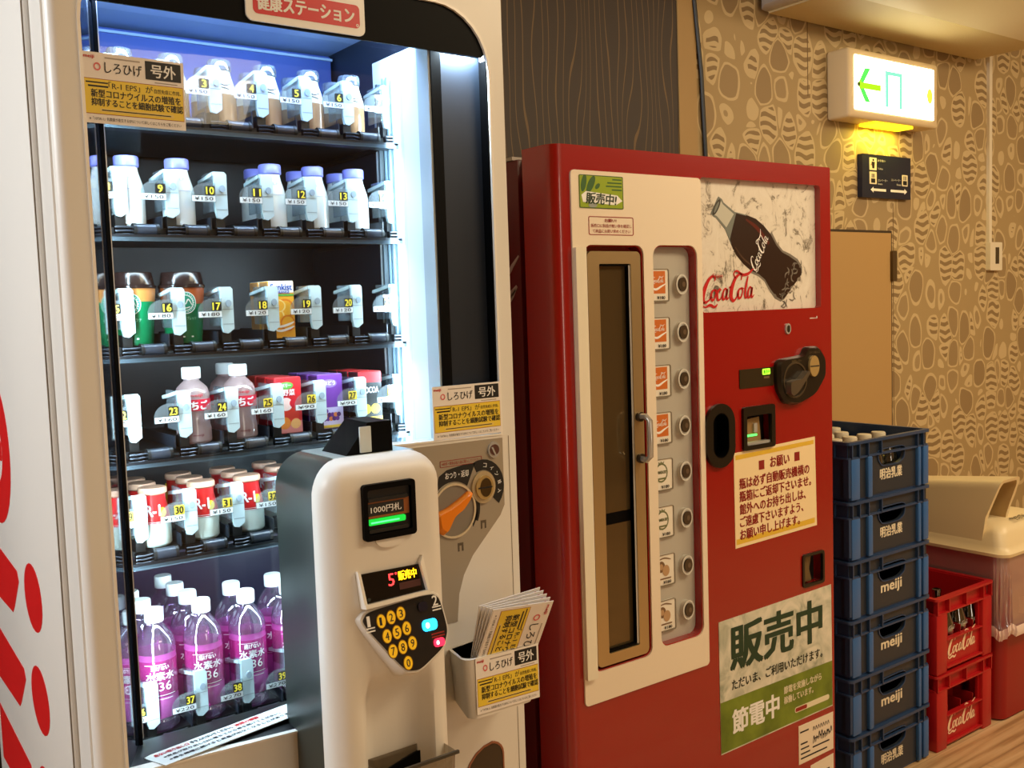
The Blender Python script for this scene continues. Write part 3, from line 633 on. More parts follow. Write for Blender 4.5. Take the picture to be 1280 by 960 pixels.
mb = MB(FR(FY)); disc(mb, 1.100, 1.077, .0135, .002, .006, SILVER, 26, .0155); disc(mb, 1.100, 1.077, .0105, .006, .0075, mat('lock_brown', (110, 78, 70), .3, .5), 24); mb.plate([(1.092, 1.082), (1.0955, 1.083), (1.103, 1.067), (1.100, 1.066)], [], .0075, .0085, SILVER); mb.build('lock', lp)
mb = MB(FR(FY))
for x, z in ((1.071, .928), (1.017, .893)):
    mb.plate([(x-.006, z), (x-.006, z+.016), (x+.006, z+.016), (x+.006, z), (x+.003, z), (x+.003, z+.011), (x-.003, z+.011), (x-.003, z)], [], .0022, .003, mat('mark_brown', (90, 78, 62), .5))
mb.plate([(1.052, .955), (1.0535, .968), (1.058, .965), (1.0575, .955), (1.047, .935), (1.046, .942)], [], .0022, .003, INK); mb.build('marks', lp)
# holder with newspapers
mb = MB(); hx0, hx1 = .958, 1.122
def hring(t, ins): 
    zt = lerp(.608, .720, t); x0 = lerp(hx0+.008, hx0, t)+ins; x1 = lerp(hx1-.014, hx1, t)-ins; q = ushape(x0, x1, 1.558, 1.462+ins, .018, zt); q[0] = (q[0][0]+.026, 1.558, zt-.010*t); return q
mb.loft([hring(0, 0), hring(1, 0)], CREAM, cap=False, close=True); mb.loft([hring(.02, .003), hring(1, .003)], CREAM, cap=False); mb.add(hring(0, 0), [tuple(range(16))], CREAM)
o_, i_ = hring(1, -.002), hring(1, .004); mb.add(o_+i_, [(k, (k+1) % 16, (k+1) % 16+16, k+16) for k in range(16)], INKW)
ho = mb.build('newspaper_holder', M1)
mb = MB(FR(1.4605)); mb.M = Matrix.Translation((.975, 1.4605, .6165)) @ Matrix(((.143, 0, 0, 0), (0, 1, 0, 0), (-.004, 0, .104, 0), (0, 0, 0, 1))) @ FR(0)
card(mb, 0, 0, 1, 1).build('notice_card', ho)

# newspapers standing in the holder
def newspaper(first):
    o = thing('newspaper', '', 'newspaper', (0, 0, 0)); m_ = MB(FR(0)); wd, ht = .138, .215
    m_.plate([(0, 0), (wd, 0), (wd, ht), (0, ht)], [], -.0012, 0, PAPER); m_.build('sheet', o)
    m_ = MB(FR(0) @ Matrix.Translation((0, ht, .0004)) @ Matrix.Rotation(-PI/2, 4, 'Z')); card(m_, .002, .002, ht-.004, wd-.004, .0002).build('printed_face', o)
    return o
NP = newspaper(True); used = [False]
labs = ['printed yellow newspaper standing frontmost in the white holder', 'folded newspaper right behind the frontmost one in the white holder', 'white edged newspaper in the middle of the holder sheaf', 'newspaper leaning left in the holder sheaf, seen as a page edge', 'rearmost newspaper of the sheaf in the white holder']
for k in range(5):
    o = place(NP, used, (.975+.0035*k, 1.510+.0035*k, .620), labs[k], 'newspaper', 'newspapers in the holder')
    o.rotation_euler = (.42-.012*k, .085-.034*k, .0)

# ------------------------------------------------------------------ drinks in the machine
def wrapc(R):
    """local u, v, w on a round body of radius R (number or function of height) facing the viewer side"""
    Rf = R if callable(R) else (lambda z: R)
    return lambda u, v, w_: ((Rf(v)+w_)*math.sin(u/Rf(v)), -(Rf(v)+w_)*math.cos(u/Rf(v)), v)
def gridrect(mb, u0, u1, v0, v1, w_, m, n=10):
    for k in range(n): mb.rect(u0+(u1-u0)*k/n, u0+(u1-u0)*(k+1)/n, v0, v1, w_, m)
MILK = mat('milk_white', (236, 242, 240), .15, coat=.3); LAV = mat('cap_lavender', (126, 130, 220), .3); LAVD = mat('cap_lavender_dark', (118, 122, 210), .35)
GLS = clear('bottle_glass', (232, 240, 242), .12, .35, .03)
def finish(mb_list): pass
def milk_bottle():
    o = thing('milk_bottle', '', 'bottle', (0, 0, 0))
    body = [(0, 0), (.024, 0), (.0275, .004), (.0275, .060), (.025, .072), (.0195, .090), (.0180, .098), (.0180, .104)]
    MB().lathe(body, MILK, 28).build('body', o)
    c = MB().lathe([(.0188, .100), (.0205, .102), (.0205, .116), (.019, .1185), (0, .1185)], LAV, 28).build('cap', o)
    m_ = MB(); m_.F = wrapc(lambda z: .0182 if z > .097 else lerp(.0262, .0182, sm((z-.066)/.03))); ink = mat('ink_lavender', (176, 186, 224), .5)
    m_.text('おいしい', -.014, .092, .028, .007, .0006, ink); m_.text('MILK', -.012, .080, .024, .006, .0012, ink); m_.F = wrapc(.0276); gridrect(m_, -.02, .02, .0615, .0623, .0004, ink)
    m_.build('print', o); return o
COFF = mat('coffee_milk', (176, 134, 96), .2, coat=.3); CRM = mat('wrap_cream', (232, 226, 196), .35)
def coffee_bottle():
    o = thing('coffee_milk_bottle', '', 'bottle', (0, 0, 0))
    P = [(0, 0), (.024, 0), (.0275, .004), (.0275, .052), (.0265, .064), (.0205, .084), (.0185, .092), (.0185, .098)]
    MB().lathe(P, COFF, 28, mats=[COFF]*3+[CRM]*4).build('body', o)
    MB().lathe([(.0192, .094), (.0212, .096), (.0212, .108), (.019, .1135), (0, .1135)], clear('cap_clear', (190, 200, 212), .45, .5, .05, (170, 178, 190)), 28).build('cap', o)
    m_ = MB(); m_.F = wrapc(lambda z: lerp(.0272, .0205, sm((z-.058)/.026)))
    m_.stroke([(-.016, .066, .0015), (-.006, .070, .0018), (.004, .067, .0018), (.016, .071, .0012)], .0009, INK); m_.stroke([(-.012, .060, .0012), (.0, .063, .0015), (.012, .060, .0012)], .0006, INK)
    m_.build('print', o); return o
CUPG = mat('cup_green', (0, 112, 66), .35); CUPB = mat('cup_brown', (150, 72, 30), .35); LID = mat('cup_lid', (34, 22, 20), .18)
def coffee_cup(warm):
    o = thing('coffee_cup', '', 'cup', (0, 0, 0)); top = mat('cup_tan', (186, 122, 62), .35) if warm else CUPB
    R = lambda z: lerp(.0305, .0385, z/.10)
    MB().lathe([(0, 0), (.0305, 0), (R(.068), .068), (R(.074), .074), (R(.10), .10)], CUPG, 32, mats=[CUPG, CUPG, CUPB if not warm else CUPG, top]).build('body', o)
    MB().lathe([(.0385, .096), (.0405, .097), (.0405, .101), (.0375, .103), (.0345, .121), (.033, .124), (.031, .124), (.030, .119), (0, .119)], LID, 32).build('lid', o)
    m_ = MB(); m_.F = wrapc(R); tl = mat('logo_teal', (20, 150, 120), .4)
    for k in range(24):
        a, b_ = 2*PI*k/24, 2*PI*(k+1)/24
        for r_a, r_b, mm in ((0, .0125, tl), (.0125, .0138, INKW), (.0138, .0180, tl), (.0180, .0192, INKW)):
            m_.add([(r_a*math.cos(a), .070+r_a*math.sin(a), .0006), (r_b*math.cos(a), .070+r_b*math.sin(a), .0006), (r_b*math.cos(b_), .070+r_b*math.sin(b_), .0006), (r_a*math.cos(b_), .070+r_a*math.sin(b_), .0006)], [(0, 1, 2, 3)], mm)
        m_.rect(.0148*math.cos(a)-.0006, .0148*math.cos(a)+.0006, .070+.0155*math.sin(a)-.001, .070+.0155*math.sin(a)+.001, .0009, INKW)
    m_.stroke([(-.011, .066, .001), (-.005, .074, .0022), (.0, .068, .0022), (.005, .076, .0022), (.011, .066, .001)], .001, INKW); m_.stroke([(-.008, .063, .0014), (0, .061, .002), (.008, .063, .0014)], .001, INKW)
    m_.text('エスプレッソ' if not warm else 'カフェラテ', -.008, .040, .026, .006, .0007, mat('ink_mint', (170, 220, 190), .5)); m_.rect(-.006, .012, .010, .0125, .0007, INKW); m_.build('print', o)
    return o
def carton(name, front, side, top, draw, h=.105, wd=.050, dp=.040):
    o = thing(name, '', 'carton', (0, 0, 0))
    m_ = MB(); m_.box(-wd/2, wd/2, -dp/2, dp/2, 0, h, front, .0012, 1); m_.build('body', o)
    m_ = MB(FR(-dp/2)); draw(m_, wd, h); m_.build('print', o)
    m_ = MB(); m_.M = Matrix.Translation((-wd/2-.0004, 0, 0)); m_.box(0, .0003, -dp/2+.002, dp/2-.002, .002, h-.002, side); m_.M = Matrix()
    m_.box(-wd/2+.001, wd/2-.001, -dp/2+.001, dp/2-.001, h, h+.0008, top); m_.build('side_print', o)
    return o
OR1 = mat('juice_orange', (246, 176, 52), .4); OR2 = mat('juice_orange_deep', (232, 128, 30), .4); OR3 = mat('juice_pale', (250, 214, 130), .4); BLU = mat('ink_blue', (36, 82, 176), .4); GRN = mat('ink_green', (96, 170, 70), .4)
def d_orange(m_, wd, h):
    m_.rect(-wd/2+.001, wd/2-.001, h*.80, h-.001, .0004, INKW); m_.text('Sunkist', -.021, h*.845, .042, .0115, .0008, BLU, .03); m_.text('ORANGE', -.010, h*.785, .026, .0055, .0010, BLU, .02); m_.rect(-wd/2+.001, wd/2-.001, h*.74, h*.775, .0006, GRN)
    for k, (x, z, r_) in enumerate(((.006, .055, .020), (-.010, .040, .018), (.010, .028, .017), (-.006, .060, .013))):
        m_.flat(ell(x, z, min(r_, .0245-abs(x)), r_*.9, 18), .0006+.0002*k, OR3 if k % 2 else OR2); m_.flat(ell(x, z, min(r_, .0245-abs(x))*.8, r_*.72, 18), .0007+.0002*k, OR1)
    for z in (.018, .026): m_.stroke([(-.02, z, .002), (-.005, z-.004, .004), (.012, z, .004), (.022, z+.004, .002)], .0017, INKW)
def d_red(m_, wd, h):
    m_.rect(-wd/2+.001, wd/2-.001, .0015, h*.22, .0004, mat('rose_pale', (238, 150, 150), .4)); m_.flat(ell(-.004, h*.86, .014, .007, 18), .0006, GRN); m_.text('ベリー', -.013, h*.83, .018, .007, .0009, INKW, .03)
    for k, (x, z, r_, c_) in enumerate(((.004, .034, .016, (224, 60, 40)), (-.010, .020, .012, (246, 150, 60)), (.012, .018, .010, (250, 190, 120)), (-.006, .055, .013, (250, 214, 205)), (.010, .056, .009, (214, 30, 50)))):
        m_.flat(ell(x, z, r_, r_*.95, 18), .0006+.0002*k, mat('fruit_%d' % k, c_, .4))
    m_.rect(-wd/2+.001, -wd/2+.009, .0015, h*.62, .0005, INKW); m_.text('野菜', -.012, h*.68, .024, .012, .0018, INKW, .02)
def d_purple(m_, wd, h):
    m_.rect(-wd/2+.001, wd/2-.001, .0015, h*.40, .0004, mat('lilac_pale', (206, 190, 226), .4)); m_.flat(ell(-.002, h*.84, .016, .008, 18), .0006, mat('lilac', (150, 120, 190), .4)); m_.text('ぶどう', -.014, h*.81, .024, .008, .0009, INKW, .03)
    for k in range(11):
        x = -.014+.0065*(k % 5)+(.003 if k > 4 else 0); z = .020+.0075*(k//5); m_.flat(ell(x, z, .0045, .0045, 12), .0006+.0001*k, mat('grape_%d' % (k % 3), ((70, 24, 96), (98, 40, 130), (214, 120, 60))[k % 3], .35))
    m_.rect(-wd/2+.001, wd/2-.001, .003, .008, .0018, mat('gold_band', (226, 190, 70), .4))
def d_black(m_, wd, h):
    m_.rect(-wd/2+.001, wd/2-.001, h*.80, h-.001, .0004, mat('carton_red', (208, 24, 34), .4)); m_.text('COCOA', -.018, h*.60, .036, .012, .0006, INKW, .03)
    m_.flat(ell(-.010, h*.30, .010, .010, 18), .0006, mat('gold_yellow', (240, 200, 50), .4)); m_.flat(ell(.010, h*.30, .010, .010, 18), .0006, mat('gold_yellow', (240, 200, 50), .4)); m_.rect(-wd/2+.001, wd/2-.001, h*.06, h*.15, .0005, mat('gold_yellow', (240, 200, 50), .4))
PKL = clear('pink_drink', (240, 214, 214), .62, .3, .05, (236, 206, 204)); CAPW = mat('cap_white', (238, 244, 242), .3); LABR = mat('label_crimson', (206, 28, 56), .35)
def pink_bottle():
    o = thing('pink_drink_bottle', '', 'bottle', (0, 0, 0))
    MB().lathe([(0, 0), (.026, 0), (.030, .004), (.030, .026), (.0285, .032), (.0285, .052), (.030, .058), (.0295, .086), (.026, .098), (.018, .106), (.0135, .110), (.0135, .114)], PKL, 30).build('body', o)
    MB().lathe([(.0160, .114), (.0165, .116), (.0165, .132), (.0150, .1345), (0, .1345)], CAPW, 24).build('cap', o)
    m_ = MB(); m_.F = wrapc(lambda z: .0297); gridrect(m_, -.047, .047, .058, .078, .0010, LABR, 16)
    m_.text('いちご', -.021, .0605, .042, .0150, .0018, INKW, .05); m_.text('meiji', -.011, .0815, .024, .006, .0010, LABR, .03); m_.text('meiji', -.006, .012, .018, .005, .0010, mat('ink_plum', (130, 50, 60), .4), .02); m_.build('label', o)
    return o
def yogurt_jar():
    o = thing('yogurt_jar', '', 'jar', (0, 0, 0)); WHY = mat('yogurt_white', (226, 238, 226), .2, coat=.3); YR = mat('yogurt_red', (200, 30, 30), .3)
    MB().lathe([(0, 0), (.0255, 0), (.0285, .004), (.0285, .044), (.0270, .054), (.0215, .080), (.0212, .092)], WHY, 30, mats=[WHY]*3+[YR]*3).build('body', o)
    MB().lathe([(.0218, .090), (.0242, .092), (.0242, .099), (.0225, .1015), (0, .1015)], mat('yogurt_cap', (206, 160, 132), .3), 28).build('cap', o)
    m_ = MB(); m_.F = wrapc(lambda z: .0285 if z < .046 else lerp(.0284, .0222, sm((z-.044)/.036)))
    gridrect(m_, -.030, .030, .040, .047, .0006, YR, 12); m_.text('R-1', -.014, .055, .022, .018, .0016, INKW, .03); m_.flat(ell(.012, .060, .007, .008, 14), .0017, mat('gold_yellow', (240, 200, 50), .4)); gridrect(m_, -.028, .028, .0405, .0415, .0012, INKW, 8); gridrect(m_, -.028, .028, .0435, .0442, .0012, INKW, 8)
    gridrect(m_, -.034, -.026, .046, .084, .0012, mat('gold_yellow', (240, 200, 50), .4), 3); m_.build('label', o); return o
PKW = clear('pink_water', (240, 130, 205), .62, .35, .03, (244, 120, 212)); PKC = clear('pet_clear', (226, 206, 232), .12, .5, .02, (210, 190, 220))
def water_bottle():
    o = thing('water_bottle', '', 'bottle', (0, 0, 0))
    P = [(0, 0), (.028, 0), (.0335, .006), (.0335, .018), (.0322, .022), (.0335, .026), (.0335, .060), (.0325, .063), (.0335, .066), (.0335, .128), (.0322, .132), (.0335, .138), (.0335, .148), (.030, .162), (.020, .178), (.0135, .186), (.0135, .190)]
    MB().lathe(P, PKC, 30, mats=[PKC]*5+[PKW]*6+[PKC]*5).build('body', o)
    MB().lathe([(.0158, .190), (.0163, .192), (.0163, .2105), (.015, .213), (0, .213)], CAPW, 24).build('cap', o)
    MB().lathe([(.0338, .064), (.0338, .127)], clear('pink_film', (240, 130, 205), .25, .3, .05, (236, 110, 196)), 30).build('label', o)
    m_ = MB(); m_.F = wrapc(.0341); m_.text('逃げない', -.015, .1115, .030, .0085, .0006, INKW, .03); m_.text('水素水', -.024, .094, .048, .0145, .0006, INKW, .025); m_.text('36', -.004, .075, .022, .0155, .0006, INKW, .0); gridrect(m_, -.026, .026, .0665, .0672, .0006, INKW, 10); gridrect(m_, -.010, .02, .0600, .0608, .0006, INKW, 6); gridrect(m_, -.026, .01, .121, .1218, .0006, INKW, 6); m_.build('print', o)
    return o
def colx(k): return COLX[k]+.0445
YP = 1.758
ROT = -.18
DEPTHW = ['', 'second in line', 'third in line', 'fourth in line']
# row 1: coffee milk
pb = coffee_bottle(); us = [False]
for k in range(6):
    for d_ in range(2):
        nm = 'beside tag %d' % (k+1) if k > 1 else ('mostly behind the notice card' if k == 0 else "at the notice card's right end")
        place(pb, us, (colx(k), YP+.07*d_, ROWS[0]), ('front' if d_ == 0 else 'rear')+' beige coffee milk bottle on the top shelf, '+nm, 'bottle', 'coffee milk bottles on the top shelf', ROT)
# row 2: milk
pb = milk_bottle(); us = [False]
for k, n in ((0, 1), (1, 1), (3, 2), (4, 2), (5, 2)):
    for d_ in range(n):
        place(pb, us, (colx(k), YP+.07*d_, ROWS[1]), ('front' if d_ == 0 else 'rear')+' white milk bottle with lavender cap right of tag %d' % (8+k), 'bottle', 'milk bottles on the second shelf', ROT)
# row 3
c1 = coffee_cup(True); c1.location = (colx(0), YP+.012, ROWS[2]); c1.rotation_euler.z = ROT-.25; tag(c1, 'green coffee cup with tan band and dark lid, left of tag 16', 'cup', 'coffee cups on the third shelf')
c2 = coffee_cup(False); c2.location = (colx(1), YP+.012, ROWS[2]); c2.rotation_euler.z = ROT; tag(c2, 'green coffee cup with brown band and black lid, left of tag 17', 'cup', 'coffee cups on the third shelf')
SKY = mat('carton_orange_side', (206, 150, 96), .4)
pc = carton('juice_carton', OR1, SKY, INKW, d_orange); us = [False]
for d_ in range(2): place(pc, us, (colx(3), YP+.046*d_-.004, ROWS[2]), ('front' if d_ == 0 else 'rear')+' orange juice carton between tags 18 and 19', 'carton', 'orange juice cartons on the third shelf')
# row 4
pb = pink_bottle(); us = [False]
for k, n in ((1, 1), (2, 2)):
    for d_ in range(n): place(pb, us, (colx(k)+.004, YP+.065*d_, ROWS[3]), ('front' if d_ == 0 else 'rear')+' pale pink drink bottle with crimson label, right of tag %d' % (22+k), 'bottle', 'pink drink bottles on the fourth shelf', ROT)
for k, nm, dr, fc, sd, tp, lab in ((3, 'berry_carton', d_red, (214, 36, 44), (170, 20, 34), (226, 70, 70), 'red berry drink carton at tag 26'), (4, 'grape_carton', d_purple, (112, 56, 150), (70, 30, 100), (150, 110, 190), 'purple grape drink carton at tag 27'), (5, 'cocoa_carton', d_black, (38, 40, 40), (70, 20, 24), (220, 40, 46), 'red-topped black and yellow drink carton at tag 28')):
    pc = carton(nm, mat(nm+'_front', fc, .4), mat(nm+'_side', sd, .4), mat(nm+'_top', tp, .4), dr, .104, .052, .040); us = [False]
    for d_ in range(3): place(pc, us, (colx(k)+.004, YP+.046*d_-.004, ROWS[3]), ('front ', 'second ', 'third ')[d_]+lab, 'carton', 'drink cartons on the fourth shelf')
# row 5: yogurt jars
pb = yogurt_jar(); us = [False]
for k in range(4):
    for d_ in range(3): place(pb, us, (colx(k)+.010, YP+.062*d_, ROWS[4]), ('front', 'second', 'third')[d_]+' red and white yogurt jar, '+('lane left of tag %d' % (30+k) if k < 3 else 'right of tag 32 by the keypad column'), 'jar', 'yogurt jars on the fifth shelf', ROT)
# row 6: pink water
pb = water_bottle(); us = [False]
for k, n in ((0, 3), (1, 4), (2, 2), (3, 2)):
    for d_ in range(n):
        wh = ('at tag 37, the lane by the left post', 'in the lane left of tag 38', 'in the lane left of tag 39', 'right of tag 39 by the keypad column')[k]
        place(pb, us, (colx(k)-.002*k, YP+.002+.072*d_, ROWS[5]), ('front', 'second', 'third', 'fourth')[d_]+' pink water bottle with white cap '+wh, 'bottle', 'pink water bottles on the bottom shelf', ROT+.05)

# ------------------------------------------------------------------ the red bottle vending machine
M2 = thing('vending_machine', 'red bottle vending machine with a narrow glass door, right of the white machine', 'vending machine', (1.72, 1.95, 0))
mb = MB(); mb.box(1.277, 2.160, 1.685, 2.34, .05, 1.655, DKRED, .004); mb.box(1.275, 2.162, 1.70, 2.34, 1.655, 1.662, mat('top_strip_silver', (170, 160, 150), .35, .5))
for x in (1.33, 2.11):
    for y in (1.75, 2.28): mb.cyl((x, y, 0), (x, y, .05), .024, DARK)
mb.build('cabinet', M2)
D0 = 1.56
dispo = rr(1.345, 1.506, .577, 1.467, .018); selo = rr(1.540, 1.671, .586, 1.468, .022); pico = rr(1.692, 2.124, 1.321, 1.6235, .008)
grip = rr(1.693, 1.783, .966, 1.108, .0445, 10); bil = rr(1.820, 1.931, .994, 1.093, .006); ret = rr(2.038, 2.122, .621, .702, .008)
mb = MB(FR(D0)); mb.plate(rr(1.298, 2.165, .06, 1.670, (0, .006, .006, 0)), [dispo, selo, pico, grip, bil, ret], -.028, 0, RED)
mb.M = Matrix(); c0 = [(1.2985, 1.588), (1.275, 1.66), (1.270, 1.66), (1.270, 1.588)]+[(1.298-.028*math.cos(a), 1.588-.028*math.sin(a)) for a in [k*PI/18 for k in range(1, 10)]]
mb.loft([[(x, y, z) for x, y in c0] for z in (.06, 1.670)], RED)
mb.box(1.300, 2.165, 1.588, 1.675, .06, 1.670, RED)
mb.build('door', M2, angle=30)
# door-wide white panel
mb = MB(FR(D0)); mb.plate(rr(1.312, 1.690, .509, 1.620, .010), [rr(1.342, 1.509, .574, 1.470, .020), rr(1.537, 1.674, .583, 1.471, .024)], 0, .004, PANEL); mb.build('front_panel', M2)
mb = MB(FR(D0)); mb.plate(rr(1.313, 1.341, .567, 1.464, .002), [], .004, .013, mat('hinge_cover_cream', (236, 228, 206), .35)); mb.build('hinge_cover', M2)
# dispensing door
mb = MB(FR(D0)); mb.plate(rr(1.350, 1.499, .583, 1.457, .012), [rr(1.382, 1.471, .607, 1.431, .003)], -.016, .004, GOLDSIL); dd = mb.build('dispensing_door', M2)
mb = MB(FR(D0)); mb.plate(rr(1.382, 1.471, .607, 1.431, .003), [], -.012, -.010, mat('dark_pane', (110, 92, 62), .04, .6)); mb.build('glass', dd)
mb = MB(FR(D0)); mb.plate(rr(1.382, 1.471, .607, 1.431, .003), [rr(1.385, 1.466, .612, 1.427, .002)], -.012, .0, BLACK); mb.rect(1.4655, 1.471, .610, 1.428, .002, SILVER); mb.build('glazing_bead', dd)
mb = MB(FR(D0)); mb.rect(1.385, 1.466, .880, .905, -.0095, BLACK); mb.build('dark_band', dd)  # flat dark band across the pane
mb = MB(); mb.tube([(1.484, 1.558, 1.105), (1.484, 1.535, 1.107), (1.484, 1.523, 1.098), (1.484, 1.522, 1.06), (1.484, 1.523, 1.022), (1.484, 1.535, 1.013), (1.484, 1.558, 1.015)], .0065, mat('chrome', (205, 202, 194), .18, .6), 12)
for z in (1.105, 1.015): mb.cyl((1.484, 1.557, z), (1.484, 1.548, z), .0105, mat('handle_foot', (60, 52, 44), .3, .5), 14)
mb.build('handle', dd)
# selection strip with product cards and buttons
mb = MB(FR(D0)); mb.rect(1.538, 1.673, .584, 1.470, -.020, mat('strip_grey', (186, 182, 172), .3)); ss = mb.build('selection_strip', M2)
BZ = [1.386, 1.280, 1.175, 1.070, .966, .859, .750, .646]
cardo = mat('card_orange', (206, 112, 44), .4); br_ = mat('ink_bottle_brown', (122, 92, 62), .5); gr_ = mat('ink_olive', (110, 116, 76), .5)
for k, z in enumerate(BZ):
    mb = MB(FR(D0)); mb.plate(rr(1.541, 1.603, z-.036, z+.034, (0, .004, .006, 0)), [], -.020, -.016, mat('card_holder', (236, 230, 216), .35)); mb.plate(rr(1.541, 1.6035, z-.037, z+.035, (0, .004, .006, 0)), [rr(1.540, 1.601, z-.034, z+.0335, .003)], -.016, -.0145, mat('holder_edge', (128, 120, 104), .4))
    w_ = -.0155
    if k < 4:
        mb.rect(1.545, 1.592, z-.019, z+.030, w_, cardo); coke(mb, 1.549, z+.005, .038, w_+.0004, INKW, 0, 1.1); mb.stroke([(1.546, z-.004, .002), (1.562, z-.010, .005), (1.578, z-.004, .004), (1.592, z+.002, .002)], w_+.0004, INKW)
    elif k < 6:
        mb.flat(ell(1.567, z+.004, .020, .022, 16), w_, gr_); mb.flat(ell(1.567, z+.004, .016, .018, 16), w_+.0003, mat('card_holder', (236, 230, 216), .35)); mb.text('CANADA DRY', 1.5515, z+.002, .031, .007, w_+.0006, gr_, .03); mb.rect(1.555, 1.579, z-.011, z-.007, w_+.0006, gr_); mb.plate([(1.561, z+.022), (1.573, z+.022), (1.576, z+.029), (1.570, z+.026), (1.567, z+.030), (1.564, z+.026), (1.558, z+.029)], [], w_, w_+.0004, gr_)
    else:
        mb.flat(ell(1.560, z+.008, .012, .013, 14), w_, br_); mb.flat(ell(1.575, z-.002, .011, .013, 14), w_+.0002, mat('ink_tan', (186, 150, 110), .5)); mb.flat(ell(1.560, z+.008, .006, .007, 14), w_+.0004, mat('ink_tan', (186, 150, 110), .5)); mb.rect(1.548, 1.590, z-.021, z-.018, w_+.0006, br_); mb.stroke([(1.550, z+.024, .002), (1.57, z+.027, .003), (1.59, z+.022, .002)], w_+.0004, br_)
    mb.text('¥180', 1.566, z-.0315, .024, .007, w_+.0006, INK, .02); mb.build('product_card', ss)
    mb = MB(FR(D0)); mb.plate(ell(1.638, z, .0185, .0225, 26), [], -.020, -.010, mat('button_rim', (206, 202, 192), .3)); mb.plate(ell(1.638, z, .0185, .0225, 26), [ell(1.638, z, .0150, .0185, 26)], -.012, -.0085, mat('button_ring', (214, 212, 204), .3)); mb.plate(ell(1.638, z, .0125, .0155, 22), [], -.010, -.006, mat('button_brown', (72, 58, 44), .25)); mb.flat(ell(1.640, z, .005, .006, 12), -.0055, mat('button_lens', (104, 86, 68), .2)); mb.build('selection_button', ss)
# lit picture panel
mb = MB(FR(D0)); mb.rect(1.690, 2.126, 1.319, 1.6255, -.016, MATS['ice_print']); pp = mb.build('picture_panel', M2)
th = -.60; mp_ = FR(D0) @ Matrix.Translation((1.755, 1.565, 0)) @ Matrix.Rotation(th, 4, 'Z')
mb = MB(mp_); BR = mat('cola_brown', (46, 26, 16), .3); BR2 = mat('cola_brown_red', (98, 34, 20), .3); GL_ = mat('print_glass_grey', (122, 128, 122), .3); GL2 = mat('print_glass_pale', (196, 196, 184), .3); SMU = mat('print_smudge', (120, 114, 104), .5)
prof = [(0, .022), (.012, .024), (.020, .021), (.060, .025), (.095, .042), (.125, .053), (.155, .056), (.185, .054), (.215, .045), (.240, .043), (.265, .050), (.295, .055), (.318, .050), (.326, .040)]
def pts_(a, b_, f_=1): 
    q = [p for p in prof if a <= p[0] <= b_]; return [(u*1.07, v*f_*1.1) for u, v in q]+[(u, -v*f_) for u, v in reversed(q)]
mb.plate(pts_(.18, .4, 1.12), [], -.016, -.0157, SMU); mb.plate(pts_(0, .4), [], -.016, -.0154, BR); mb.plate(pts_(0, .095), [], -.016, -.0151, GL_); mb.plate(pts_(.003, .06, .78), [], -.016, -.0148, GL2); mb.plate([(.085, -.035), (.070, .028), (.11, .047), (.098, .0), (.108, -.048)], [], -.016, -.0149, BR)
mb.plate(ell(.008, 0, .007, .022, 16), [ell(.008, 0, .004, .016, 16)], -.016, -.0145, mat('print_line_dark', (58, 52, 44), .4)); mb.stroke([(.105, .036, .004), (.15, .042, .010), (.205, .036, .008)], -.0148, BR2); mb.stroke([(.11, -.040, .003), (.15, -.046, .004), (.20, -.040, .003)], -.0148, mat('print_brown_mid', (86, 64, 48), .3))
coke(mb, .200, -.050, .098, -.0145, INKW, PI/2+.03, 1.0)
for k in range(26):
    a = random.random()*2*PI; x = .30+.05*random.random(); y = random.uniform(-.07, .06); mb.stroke([(x, y, .002), (x+.012*math.cos(a), y+.012*math.sin(a), .004), (x+.02*math.cos(a+.4), y+.02*math.sin(a+.4), .001)], -.0153, SMU)
mb.build('bottle_picture', pp)
mb = MB(FR(D0)); coke(mb, 1.702, 1.344, .188, -.0145, mat('script_red', (196, 26, 26), .4), .03, 1.25); mb.text('Enjoy', 1.745, 1.397, .034, .012, -.0145, mat('script_red', (196, 26, 26), .4), 0); mb.build('script_lettering', pp)
# stickers
mb = MB(FR(D0+-.004)); mb.plate(rr(1.333, 1.453, 1.544, 1.611, .003), [], 0, .0012, mat('sticker_green', (148, 172, 30), .35)); mb.plate(rr(1.333, 1.453, 1.544, 1.611, .003), [rr(1.3345, 1.4515, 1.5455, 1.6095, .002)], .0012, .0016, mat('sticker_edge', (50, 84, 26), .4)); LF = mat('leaf_green', (50, 96, 34), .4)
for (x, z, a, b_, ro) in ((1.345, 1.594, .007, .018, -.25), (1.364, 1.592, .008, .020, -.55), (1.382, 1.589, .0045, .008, -.9)):
    P = [(x+c*math.cos(ro)-s_*math.sin(ro), z+c*math.sin(ro)+s_*math.cos(ro)) for c, s_ in ell(0, 0, a, b_, 18)]; mb.flat(P, .0014, LF)
mb.flat([(1.338, 1.570), (1.350, 1.578), (1.436, 1.572), (1.450, 1.561), (1.432, 1.552), (1.342, 1.556)], .0015, INKW); mb.text('販売中!', 1.349, 1.553, .082, .023, .0019, mat('ink_forest', (24, 52, 18), .5), .03, -.03, .12)
for z, w_ in ((1.604, .026), (1.597, .040), (1.590, .044), (1.583, .028)): mb.rect(1.449-w_, 1.449, z-.0014, z+.0014, .0015, LF)
mb.flat(ell(1.368, 1.550, .012, .0045, 14), .0018, mat('sticker_grey', (150, 156, 150), .4)); mb.build('sticker', M2)
mb = MB(FR(D0-.004)); mb.plate(rr(1.356, 1.481, 1.490, 1.528, .004), [rr(1.3575, 1.4795, 1.4915, 1.5265, .003)], 0, .0008, INKDR); mb.text('お願い!', 1.400, 1.5165, .032, .007, .0009, INKDR, .02); mb.text('販売口に製品が無い事を確認し', 1.362, 1.5055, .113, .0075, .0009, INKDR, .01); mb.text('て商品にお買い求めください', 1.366, 1.4945, .105, .0075, .0009, INKDR, .01); mb.build('sticker', M2)
